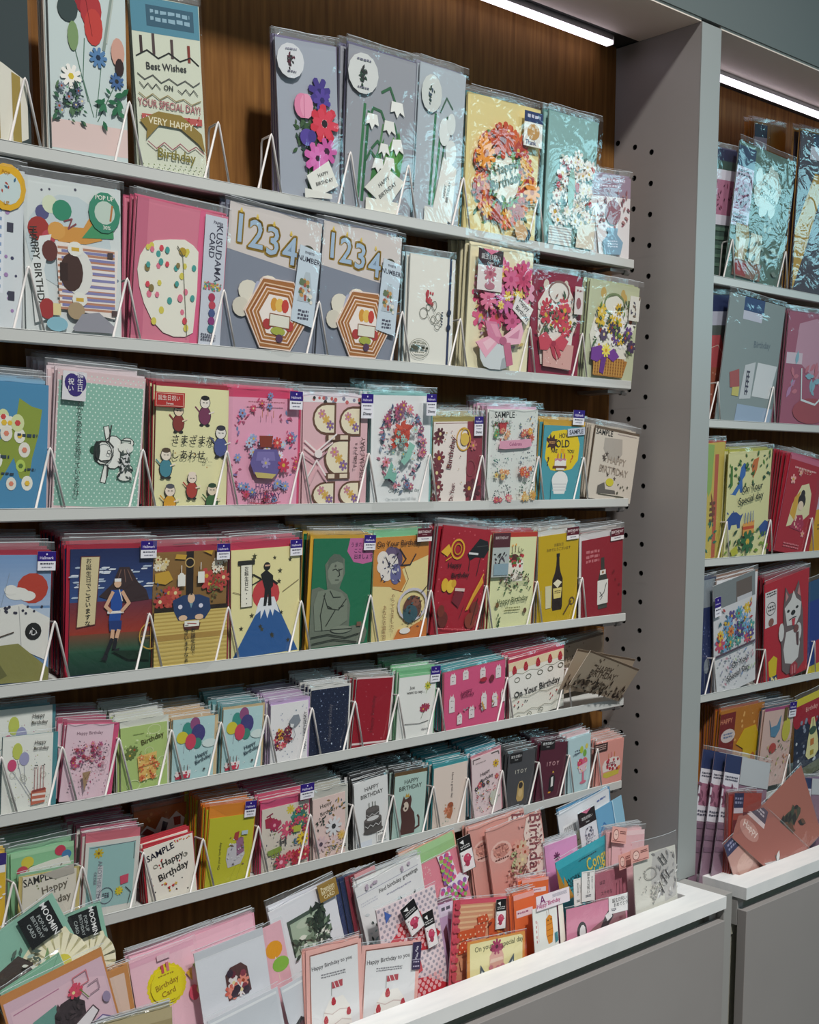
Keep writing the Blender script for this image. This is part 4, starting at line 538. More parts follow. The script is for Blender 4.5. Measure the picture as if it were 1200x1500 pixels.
'b10':"b E6E8EE;r 0 0 100 1.5 F4F4F8;p 4A5A50 22 28 80 26 80 84 22 86;p A9BCA6 26 34 74 32 76 84 24 86;e 48 42 14 7 B9C9B4;S l 40 3 56 28 78 66 8 13 2C3A2E,3F5040,24302A;S l 34 5 24 58 78 84 8 14 34453A,4F6450,7A8F78,E4E8DC;S l 14 9 60 64 80 84 5 8 1E2822,3A4A3C;H .5;r 74 -4 104 24 9A7A34;H 0;t 89 5 7 F4E8C0 0 Premium;t 89 11 6.5 F4E8C0 0 BIRTHDAY;t 89 18 6.5 F4E8C0 0 CARD",
'b12':"b E3E3E4;l .8 AAB 0 14 100 14;q 4 26 30 34 2 C8C8D0;t 66 22 7 555 -2 Find_birthday_greetings;q 44 32 84 36 1 99A;S l 34 3 8 48 92 96 5 9 3A4A48,9AB4B8,C8D0D4,2A3432;S d 8 4 10 4 90 10 2 3 B8A8B8",
'b13':"b ECDADF;D 10 9 2.2 A8A0AE;p C82838 30 22 70 18 74 34 52 44 28 40;p D03444 2 40 26 30 52 42 44 56 14 56;p C42636 52 42 84 34 98 46 80 58 56 54;p CE3040 40 46 56 46 60 74 48 76;D 40 9 3 F0B8BC 28 20 74 56;p CC2A3A 0 82 30 76 66 82 100 98 100 100 0 100;D 84 9 3 F0B8BC 4 80 90 99;p 4A6AB8 12 4 22 10 12 16",
'bk':"b ECEAEA;r 0 0 100 40 1C1A1C;p E8E8E8 14 12 44 8 44 22;q 14 24 88 36 2 C8C8C8;r 10 46 90 94 F0E6E8;e 50 64 30 14 C84A6A;e 46 78 18 9 A83A54;S l 8 3 20 52 80 88 8 14 E8E0E0,5A2A34;l 2 1C1A1C 1 1 99 1 99 99 1 99 1 1",
'b14':"b EDB6AE;p E9EAEC 7 8 93 6 95 100 9 100;l 1.5 8A5A50 7 100 7 7 93 5;t 46 22 8 5A5A5E -4 Happy_Birthday_to_you;q 26 32 70 38 2 8A8A90;l 1 9A9A9A 44 44 44 60;p B8505A 45 44 64 43 64 51 45 52;l 1.2 F0E8E8 48 44 52 52;l 1.2 F0E8E8 55 43 59 51;p F2EFEA 30 78 40 64 64 62 76 76 80 98 24 100;l 1.4 D8C8C4 30 78 44 82 58 78 74 80;l 1.4 D8C8C4 26 92 44 96 62 90 78 94;U 47 68;U 33 88;U 74 84",
'fc':"b 3A3050;t 50 24 34 E8E4F0 -70 Felt;t 50 50 30 E8E4F0 -70 Cake;q 14 68 86 76 1 B8B0C8;q 14 84 86 92 1 B8B0C8;r 0 62 100 64 B8B0C8",
'b16':"b E58C9C;S l 16 3 6 6 26 30 3 4 F0C0C4;H 1.5;p EDE6EE 44 0 72 2 80 60 56 62;H 0;D 2 11 4.5 8A5AA8 46 0 74 58;D 12 12 4.5 A0C858 48 6 72 56;D 7 13 4 D85A8A 50 4 74 58;H 2.5;p EFEAF2 40 56 58 60 60 78 38 84 32 70;p EFEAF2 60 58 84 46 100 60 90 74 64 76;p E6E0EA 52 76 70 76 70 100 50 98;H 0;D 60 12 4.5 9A6AB0 40 58 94 80;D 64 14 4 D85A9A 36 60 92 90;D 68 13 3.4 8AC060 42 62 88 94",
'b19':"b D99C92;e 22 36 19 15 E8BDB2;e 22 34 14 10 C98A7E;q 12 27 32 31 1 7A4A44;q 10 44 34 48 1 6A3A34;S l 16 3 12 30 32 42 4 7 A86A60,E0A090;p EBD6CC 64 24 72 4 92 0 98 20 96 70 84 96 60 98 52 84 66 60;t 78 46 30 8A4A50 100 Birthday;S l 50 5 54 8 98 96 3 6 B87A78,6A3440,D8A8A0,C89088;S l 26 7 34 44 56 72 5 8 A8B080,8A9A6A,C0C898;S f 9 8 44 36 60 60 8 10 D8C0A0,E0A898;S l 40 9 26 64 60 98 4 7 B88070,E4C4B8,7A4A44",
'b20':"b D9566A;r 10 6 100 100 D89A78;g 12 8 74 40 E8BE94 5;g 12 46 74 98 E0A080 6;H 1.5;p CE5328 44 24 62 20 66 28 46 32;p D2592C 10 40 46 36 46 46 10 52;p C84A24 14 54 34 50 38 64 12 68;p D05A34 40 34 62 30 60 48 44 50;p D2592C 66 30 74 26 96 40 88 50 68 52;H 0;D 26 9 1.4 EFC8A8 44 20 64 46;D 40 9 1.4 EFC8A8 12 40 44 66;p E0A078 14 74 30 70 36 84 18 88;R d 24 2 6 50 3 48 3 4 C8485A;p C86A2A 60 54 98 40 98 60 64 62;S l 14 6 60 34 98 60 6 10 B84A1E,E08A3A,7A2A1E",
'b22':"b DB9448;p ECE3AE 5 6 92 5 96 10 96 100 5 100 4 12;t 28 22 9 6A6A4A -4 On_your;t 78 20 9 6A6A4A -4 special_day;p DCA89C 38 74 38 44 44 30 58 30 62 46 62 76;p E8C8B8 40 52 60 50 62 58 38 62;e 50 28 12 8 8A3050;f 50 24 10 12 A83A64 5A1A34;e 40 72 4 6 C8788A;e 52 75 4 6 C8788A;e 60 72 4 6 C8788A;p 4A5A6A 20 96 22 60 32 86;p DFE6EE 22 88 24 74 28 86;p 4A5A6A 66 78 80 48 80 76;p DFE6EE 72 74 78 62 78 74",
'b23':"b E8713A;r 0 0 100 10 F0B0A8;r 10 30 90 44 F0DDE4;q 16 34 70 40 1 A0507A",
'b24':"b E8EAE6;l 1 D87A7A 18 30 20 74;q 10 26 14 80 5 C88A8A;p D98A2E 52 30 66 22 78 28 80 62 74 84 58 86 50 64;l 1 8A4A1A 56 14 58 24;l 1 8A4A1A 64 10 66 22;l 1.4 A8581A 54 44 76 42;l 1.4 A8581A 54 56 78 54;l 1.4 A8581A 54 68 76 68;e 60 34 2 2 222;e 72 33 2 2 222;p 4A8A94 84 66 96 64 98 84 86 88;p F2EDE2 104 0 124 -4 128 90 106 96;p C83A3A 106 0 108 -12 114 -16 120 -12 122 -3",
'al':"b F0E4EC;t 18 32 24 7A2A6A -4 A;q 48 16 92 40 4 99A;t 36 70 12 B83A7A -2 Happy_Birthday;q 10 50 40 56 1 C86A9A",
'b25':"b DA8DA8;p 9A6A70 0 86 14 74 30 78 44 62 70 40 96 30 100 100 0 100;e 24 66 8 26 2A2428;e 25 68 5 20 E9E6E6;p 3A3034 52 78 62 40 72 20 76 46 62 78;p E9E6E6 62 40 72 28 74 46 66 56;H .4;r 68 -6 100 40 F0EEEE;H 0;t 86 6 5 333 -2 誕生日祝い;t 88 18 5 333 -2 おめでとう;q 72 26 80 34 2 445;q 86 50 92 80 3 8A4A5A",
'b26':"b B46C7C;t 22 20 9 3A2028 0 は日;t 34 42 9 3A2028 0 ステキな;l 1.4 6A2A3A 66 30 62 70;l 1.4 6A2A3A 76 26 73 68;l 1.4 6A2A3A 86 22 84 66;p 2A2024 84 76 100 60 100 80",
'b27':"b EAE6E4;t 50 40 22 333 90 誕生日祝い;l 1 776 6 4 94 4 94 60;q 30 78 70 88 2 445;t 78 40 14 888 90 おめでとう",
'b28':"b 2C9CAC;r 0 0 100 20 3FB4C4;p B8842A 0 12 14 98 -2 100;p C8943A 10 40 22 100 6 100;q 40 24 74 30 1 1A4A58;t 26 58 8.5 153C48 0 WORK;t 26 69 8.5 153C48 0 NEKO;q 18 80 38 84 1 153C48;H .8;t 76 48 22 DCCB5A -4 Congra;t 76 72 20 DCCB5A -4 tulations;r 60 78 98 92 E8DCA0;H 0",
'b29':"b 8DBCD4;r 0 0 62 100 6FA8CC;H 1.2;l 4 3F78B0 4 52 24 34 34 44 10 52;l 4 3F78B0 10 54 30 62 50 56 36 42 26 54;l 3.4 3F78B0 26 54 20 84;l 3.4 3F78B0 30 56 50 86;e 26 52 5 4 4A88C0;H 0;l 2 C8E4F0 62 0 62 100",
'b30':"b E6E9EE;r 0 0 100 3 CCD4DC;r 7 24 34 44 F4F6F8;v 9 28 32 42 444 12 1;t 56 22 8 334 -2 Sorry;q 76 12 94 18 1 67A;p EDE9C8 12 48 34 44 36 84 16 88;q 20 58 34 62 1 886",
'b31':"b E9EAF0;r 0 0 100 40 1E1416;p D87A9A 20 0 80 0 50 10;t 50 20 13 EEE 0 誕生日祝い;t 50 32 8 EEE 0 Sweet;o 50 68 24 20 1.6 8A8AA0;S l 30 3 26 50 76 92 7 12 6A6A88,C8CCD8,4A4A5A",
'b32':"b DD9CCB;f 34 28 10 8 6A2A5A 3A1A3A;l 2 E9DDEE 60 62 72 88;l 2 E9DDEE 84 40 72 88;e 72 52 16 8 E4CCE4;l 1 B87AB0 10 92 40 86",
'b33':"b DDDBD2;p C6C3C0 46 4 76 0 98 16 98 94 70 100 66 60 40 66 38 40;S l 40 3 48 6 98 94 6 12 A8A6A8,E8E6E4,8A8888,C8C6C4;o 36 38 14 11 1.4 A8A49E;l 2 4A4648 56 12 68 30;l 2 4A4648 64 8 76 26;l 2 4A4648 62 46 74 66;l 2 4A4648 72 42 80 56;l 2 4A4648 56 60 66 82;S l 12 7 30 62 60 90 5 8 BBB6B0,9A9692;S s 6 8 8 30 40 70 1.6 2.2 8A8680",
'cat':"b E3A9A0;e 28 50 19 36 8A4A48;e 28 50 16 30 EDC8BE;l 2 6A3A3A 22 46 26 52;l 2 6A3A3A 34 46 30 52;q 54 22 92 46 2 6A3A3A;q 8 86 92 94 1 8A4A48",
'b34':"b E6B7BC;r 0 0 100 8 F0D0D2;S d 8 3 8 20 90 90 2 3 D8989E",
'br':"b A2936C;r 0 0 100 14 B8AA84;l 1.4 5A5040 40 40 96 36;v 40 42 96 60 5A5040 18 1;q 50 70 96 82 1 6A604A",
'b17':"b 9CC48C;r 0 0 100 12 A9D09A",
'pk':"b E09A9C;r 0 0 100 14 E8AEAE;r 0 30 100 44 E0B070",
# ---- neighbouring unit
'r1a':"b 3F5A50;r 0 0 100 9 2A3050;r 26 22 100 56 B87A96;r 26 16 100 24 E0E0EC;S l 16 3 34 26 92 50 6 10 8A3A5A,5A2A44;r 26 52 100 60 DDDDE8;g 0 62 100 98 5A7A68 5",
'r1b':"b 5A7468;r 0 3 30 18 2F4464;r 0 18 30 62 C8C4DA;r 1 28 28 50 A87A9A;q 3 20 26 26 2 556;S l 14 4 4 30 26 48 6 9 6A3A5A;q 2 53 26 60 3 556;R e 16 5 56 30 22 14 5 6 C8DCD4;e 56 30 22 14 CFE2DA;t 58 26 10 6A8A84 12 Happy;t 60 35 10 6A8A84 12 Birthday;p A89A6A 8 60 30 60 34 70 28 92 14 92 10 72;p E0E0D0 16 70 28 70 24 92 18 92;r 36 64 56 86 C8CCB8;r 10 86 60 99 8A6A5A;r 12 88 34 98 9A3A3A;S l 10 6 40 50 90 98 8 14 8A9A88,7A8A80",
'r1c':"b B8782A;r 0 0 40 12 2A2F54;r 0 12 40 30 C8A8B8;l 1.4 8A5A1A 50 0 50 100",
'r1d':"b 4A4450;r 20 0 100 8 2F4464;r 16 8 100 16 D8D8E4;p C8A040 26 24 44 26 20 70 2 98 0 60;e 70 55 26 22 7A7F90;e 70 84 24 10 8A5A64;S l 16 3 50 62 92 90 6 12 9AA4B8,4A4A5A,B8C8D8",
'r2a':"b 8D9B9C;r 26 0 62 11 2F4A78;r 26 11 60 18 C8CCDC;t 66 36 9 6A7A84 -4 Birthday;p D8DDE0 62 50 98 50 90 78 58 78;p C8CED2 40 54 58 50 56 80 36 82;v 44 58 50 78 445 2 5;p 9FB4CC 34 86 98 86 96 100 32 100;r 22 72 34 80 C8C070;p A85A5A 14 62 30 58 34 72 18 74",
'r2l':"b 54605C;r 20 0 100 13 22305A;r 20 13 100 24 B8BCCC;p B8545A 20 32 70 32 90 52 70 60 10 56;p A8604A 8 58 80 58 60 100 4 100;S d 14 3 20 60 60 96 2 3 D8B0A0;l 1.6 D8C8B8 4 44 60 40 80 48",
'r2b':"b A86078;p C89AAE 20 10 50 4 76 8 82 50 60 60 16 40;r 2 36 30 46 D8C8D4;S l 18 3 10 40 80 70 8 14 B888B0,8AB8C8,C87A8A;e 54 88 34 12 A8505A;l 2 DCE8EC 30 50 34 78 60 82 80 70",  # last pale curved line is glare on the bag, painted into the design
'r3a':"b C6B45A;r 50 10 70 100 B8604A;p 8FB060 0 0 44 2 36 40 20 46 0 30;S l 12 3 2 66 60 96 16 24 2F6A5A,3F7A64;p 8A4A3A 34 42 60 60 48 66;q 30 50 60 70 4 6A4A3A",
'r3b':"b DCD9A2;p 3A6AB0 12 38 24 30 30 14 36 10 42 12 40 22 34 26 36 38 30 38 28 34 20 40 6 38;p 2F4F92 0 64 14 56 24 56 34 60 40 58 34 66 34 72 28 72 26 68 14 68 12 72 6 72 6 66;S l 4 2 2 55 30 58 4 6 2F4F92;p C8703A 58 8 70 6 66 18 58 26 54 14;p 2F4F92 78 74 92 68 100 70 100 82 86 84;p 4A7A34 6 12 10 12 12 30 6 34;S l 30 4 2 4 98 30 5 9 3F6A34,5A8A3A,2F5A44;S l 24 5 2 76 98 98 6 11 3F6A3F,7A9A34,2A4A34;p B8B83A 12 92 26 88 30 96 16 98;t 56 34 13 333A2A -4 On_Your;t 54 45 13 333A2A -6 Special_day;p E0A050 38 68 64 66 64 78 38 80;r 38 71 64 74 C8502F;l 1.4 3A5AA0 42 58 42 68;l 1.4 3A5AA0 48 58 48 68;l 1.4 3A5AA0 54 57 54 67;l 1.4 3A5AA0 60 57 60 67;f 50 86 16 7 2F6A3F;l 2 2F6A3F 50 88 48 96",
'r3c':"b AE2334;r 0 0 100 4 C86A84;q 16 10 80 13 1 E8B0B0;t 46 13 8 E8C8B0 0 おめでとう;p E5DDB0 20 74 26 50 44 28 64 24 76 34 80 56 60 66 40 70;p D8A840 24 60 30 42 44 34 40 66;e 52 44 11 8 2A2024;e 52 36 6 4 2A2024;e 51 49 8 5 ECD4BC;p A83050 30 74 44 60 60 58 70 68 62 76;S d 14 3 34 62 68 74 1.6 2.4 D85A7A,F0C8B0;f 16 24 8 5 F0B0A8;f 70 78 6 5 E89A9A;f 34 16 5 5 EDB0A8;q 20 90 66 96 2 D87A84",
'r3d':"b D8A418;r 0 0 100 40 C8B8C8;q 20 60 90 70 2 8A6A1A",
'r4a':"b 22305F;r 0 0 100 24 8A949C;S d 22 3 4 40 96 70 1.4 3 C8D0E8,7A8AC0;e 60 76 22 7 8A929C;l 3 7A828C 44 80 50 98;l 3 7A828C 76 80 70 98;r 40 78 80 80 9AA2AC",
'r4b':"b DDDDE0;r 0 0 100 22 7F8688;r 54 4 92 22 6A5E58;r 56 18 92 22 C8C8CE;r 2 22 96 62 D8D8DC;S f 18 3 8 28 90 58 8 12 C8506A,E0C040,5AA098,5A4A8A,7AA8D0,D8884A;S l 26 4 6 26 92 60 5 9 B84A4A,3A6A7A,D8B040,4A3A6A;r 0 62 96 64 5A4A5A;t 60 76 12 3A3A3E -6 On_Your;t 54 86 12 3A3A3E -6 Special_Day;S l 18 5 8 66 94 98 5 8 8AA0C8,9A9AB0,B8C8A8,C89AA8;S d 16 6 4 66 94 98 1 2 8A8AA0",
'r4c':"b B82032;p D8C020 10 76 22 72 30 76 26 100 12 90;p 24426A 12 92 30 92 30 100 12 100;S d 8 2 14 93 28 99 1.4 2 F0E0A0;r 2 8 28 42 E0DADA;q 5 9 26 14 2 333;o 15 25 10 6 1 444;q 8 22 22 28 2 444;e 15 38 6 4 8A5A50;H .9;p 6E5F60 42 30 46 10 54 18 66 18 76 8 82 28 86 40 88 60 90 90 76 96 50 96 40 90 38 66 34 54 42 44;H .3;p DAD8D6 44 30 58 24 64 16 70 24 82 30 80 42 70 50 50 48;p DAD8D6 48 54 74 54 80 70 76 84 62 88 46 84 42 70;e 37 52 6 9 DAD8D6;e 76 58 7 9 DAD8D6;H 0;p C88A8A 46 14 52 20 46 24;p C88A8A 76 12 80 24 72 20;e 52 34 3 1.4 222;e 72 33 3 1.4 222;e 63 37 5 2.4 1A1A1A;l 1.2 333 54 43 62 42 70 42;p C83A4A 60 43 68 43 66 50 62 50;e 70 54 6 4 7A4A48;p 5A3A3C 70 58 76 58 76 72 72 70;p A83A44 56 94 58 88 68 86 74 90 74 98 58 98;l 2 D88A90 62 90 62 98;l 2 D88A90 68 90 68 98",
'r4d':"b 1C3A8C;r 0 0 100 20 22507A;p B82838 20 62 100 60 100 84 20 86;p D8C83A 0 86 60 86 60 100 0 100;e 96 40 40 18 E8B090",
'r5a':"b B87424;S d 20 3 36 6 96 90 1.4 2.4 E0A860;r 0 4 34 66 7A2020;e 20 34 16 9 D8C8C4;t 14 14 9 D88A6A 0 HAPPY;q 10 30 30 38 2 6A7A9A;H 1;p D3AE14 40 48 56 30 82 28 92 44 92 100 56 100 56 56;H 0;e 66 78 5 5 5A3A14;e 80 72 5 8 B8641E;r 30 68 54 100 C89A84",
'r5b':"b D8B9B0;r 0 0 100 4 A84A7A;H .8;p 5A8AA8 18 16 26 26 46 24 56 12 56 30 44 40 28 38;H 0;e 38 54 12 7 B84A44;e 78 32 14 16 C8C04A;r 66 2 76 20 6A5A2A;S l 26 3 10 44 92 92 5 9 8A9A5A,C8885A,6A7A5A,C8B878,A86A5A",
'r5c':"b 1F2A44;r 0 0 100 9 D8C83A;r 0 9 100 22 A82032;R e 5 3 50 24 46 2 12 14 A82032;t 46 18 10 E8A8A0 0 Birthday;S d 24 3 4 28 96 88 2 4 C8D0D8,8A94A8;p E3DCA0 46 30 54 30 66 60 68 74 58 80 40 80 32 74 36 58;l 1.4 3A3A2A 50 32 50 42;e 50 46 10 5 3A5A4A;r 44 56 54 64 C87A3A;r 44 70 54 76 B8A03A;p 6A7058 0 88 100 84 100 100 0 100",
'r6m':"b 8B6E80;r 0 0 34 17 22305C;r 0 17 34 64 DCD8E0;r 3 30 32 50 A87088;S l 12 3 5 32 30 48 8 12 7A4A60;q 3 20 30 25 2 556;q 3 54 26 60 2 556;r 34 0 100 26 B8BCC0;g 0 66 100 98 7A5E72 3",
'r6r':"b 9A3F34;r 0 0 34 22 2A2A4C;q 3 6 30 18 2 8A8AA8;r 0 22 34 30 C8B8C0;p 6A1E24 34 28 100 30 100 100 0 100 0 40 34 40",
'r6t':"b A9685A;r 0 0 30 22 3A3A5C;q 3 4 28 18 2 9A9AB8;r 0 22 30 90 C89A90;e 15 55 10 16 D8B0A4;e 66 62 20 14 4A4A3A;S l 16 3 46 44 84 78 6 10 3F4A3A,6A4A3A,2E2A28",
'r6s':"b A8675C;r 0 2 30 30 5A4A5A;q 4 8 27 22 2 C8B8C0;r 0 30 30 40 D8C4C4;e 15 66 12 18 C08A80;t 16 62 7 E8D0C8 0 Happy;p C8C0C0 40 100 60 60 100 34 100 100;S l 14 4 52 66 96 96 8 14 9A9A98,D8D4D2,7A7A78",
 'pk2':"b 8FC79A;r 0 0 100 8 A8D8AE;e 26 18 10 9 D8C848;e 18 30 9 8 C8445A;e 34 32 9 8 5A8A54;e 78 10 9 8 C8405A;e 88 18 8 7 4A80B0;H .6;p E9E6DE 10 40 30 26 60 22 90 20 96 36 94 60 10 66;H 0;S l 16 3 16 28 90 50 4 7 8A7A6A,C8A060,A8A8A0",
'pop':"b B8642A;S d 10 3 6 6 94 50 2 3 D08A4A;H .6;p E8E0D8 8 34 24 22 40 30 52 14 66 20 80 10 96 22 92 36 60 40 14 44;H 0;p 8A3A2A 12 33 24 26 38 34 30 38;p 3A3A4A 54 20 64 24 60 34 50 34;p A8402A 74 18 88 18 88 30 76 30;g 0 48 100 60 D8A060 4;r 0 60 100 100 5A3A28",
'pkp':"b EFBFCF;r 0 0 100 8 E9B8C8;r 0 12 100 13 EDC4D0;r 0 20 100 21 D898AE",
'bal':"b E9B6C2;e 50 40 36 14 E8A020;l 3 F6F0E4 50 52 50 60;e 66 66 36 12 8AC04A;l 2 F4E8D0 50 78 50 90",
'tl':"b 86B79E;l .8 B8D8C8 4 4 96 4;l .8 6A9A84 0 0 50 60 100 0",
'pur':"b C9A8CC;p 5A1E34 20 34 46 26 60 100 44 100;p 9A4A7A 60 20 90 24 80 100 64 100;r 0 0 100 16 E0D4E8;q 20 4 80 12 1 556",
'fan_navy':"b 2A3A6A;l .8 888 0 6 100 6",
'fan_blue':"b 20305A;l .8 888 0 6 100 6",
'fan_brick':"b 8A3040;l .8 888 0 6 100 6",
'fan_wine':"b 8A2A3A;l .8 888 0 6 100 6",
'fan_pink':"b DDA0A4;l .8 888 0 6 100 6"}

_art={}
def art_mesh(key,w,h,ext,t,body):
    """printed card: slab with the design on its face; ext = hidden part below shelf lip"""
    k=(key,round(w,3),round(h,3))
    if k in _art:return _art[k]
    m=MB();a=Art(w,h,m);a.run(ART[key])
    me=m.mesh('design_'+key,[PAPER])
    _art[k]=(me,a.top);return _art[k]
def bg_of(key): return ART[key].split(';')[0].split()[1]
def sleeve_mesh(w,h,front,flap,ext,seed):
    rg=random.Random(seed);m=MB();nx,nz=6,10;W=w+.004;z0=-ext;z1=h+.001
    ph=rg.uniform(0,6);am=.0007
    g=[]
    for j in range(nz+1):
        for i in range(nx+1):
            x=(i/nx-.5)*W;z=z0+(z1-z0)*j/nz
            y=-front-.0009+am*math.sin(i*1.3+ph+j*.6)*math.cos(j*.9+ph)*(0 if i in(0,nx) else 1)
            if i in (0,nx): y+=.0009
            g.append((x,y,z))
    m.v+=g
    for j in range(nz):
        for i in range(nx):
            q=j*(nx+1)+i;m.f.append((q,q+1,q+nx+2,q+nx+1));m.m.append(0);m.c.append((1,1,1,1))
    if flap:
        for i in range(nx):
            xa,xb=(i/nx-.5)*W,((i+1)/nx-.5)*W;ya=-front+.001+.0012*math.sin(i*2+ph);yb=-front+.001+.0012*math.sin((i+1)*2+ph)
            fa=flap*(1+.06*math.sin(ph+i));fb=flap*(1+.06*math.sin(ph+i+1))
            m.face([(xa,-front,z1),(xb,-front,z1),(xb,yb,z1+fb),(xa,ya,z1+fa)],1)
            m.face([(xa,ya,z1+fa),(xb,yb,z1+fb),(xb,yb+.0003,z1+fb+.0005),(xa,ya+.0003,z1+fa+.0005)],2,hexc('B9C0C4'))
    return m.mesh('sleeve',[FILM,FLAP,PAPER],True)
LEFT=MB()
def stack_mb(w,h,ext,th,col,flap,design_bg,seed):
    rg=random.Random(seed);m=MB();c=hexc(col);c2=hexc(design_bg)
    m.box(-w/2,0,-ext,w/2,th*.45,h,0,c)
    m.box(-w/2+.001,-th*.3,-ext,w/2-.003,0,h-.004,0,c2)
    W=w+.003;f=flap/1000
    if f:
        for i in range(3):
            xa,xb=(i/3-.5)*W,((i+1)/3-.5)*W;k1,k2=rg.uniform(-.0015,.0015),rg.uniform(-.0015,.0015)
            m.face([(xa,0,h),(xb,0,h),(xb,k2,h+f),(xa,k1,h+f)],1)
            m.face([(xa,k1,h+f),(xb,k2,h+f),(xb,k2+.0006,h+f+.0004),(xa,k1+.0006,h+f+.0004)],0,hexc('A9AEB2'))
        m.face([(-W/2,-th*.3,-ext),(-W/2,th*.45,-ext),(-W/2,th*.45,h+f),(-W/2,-th*.3,h+f)],1)
    return m
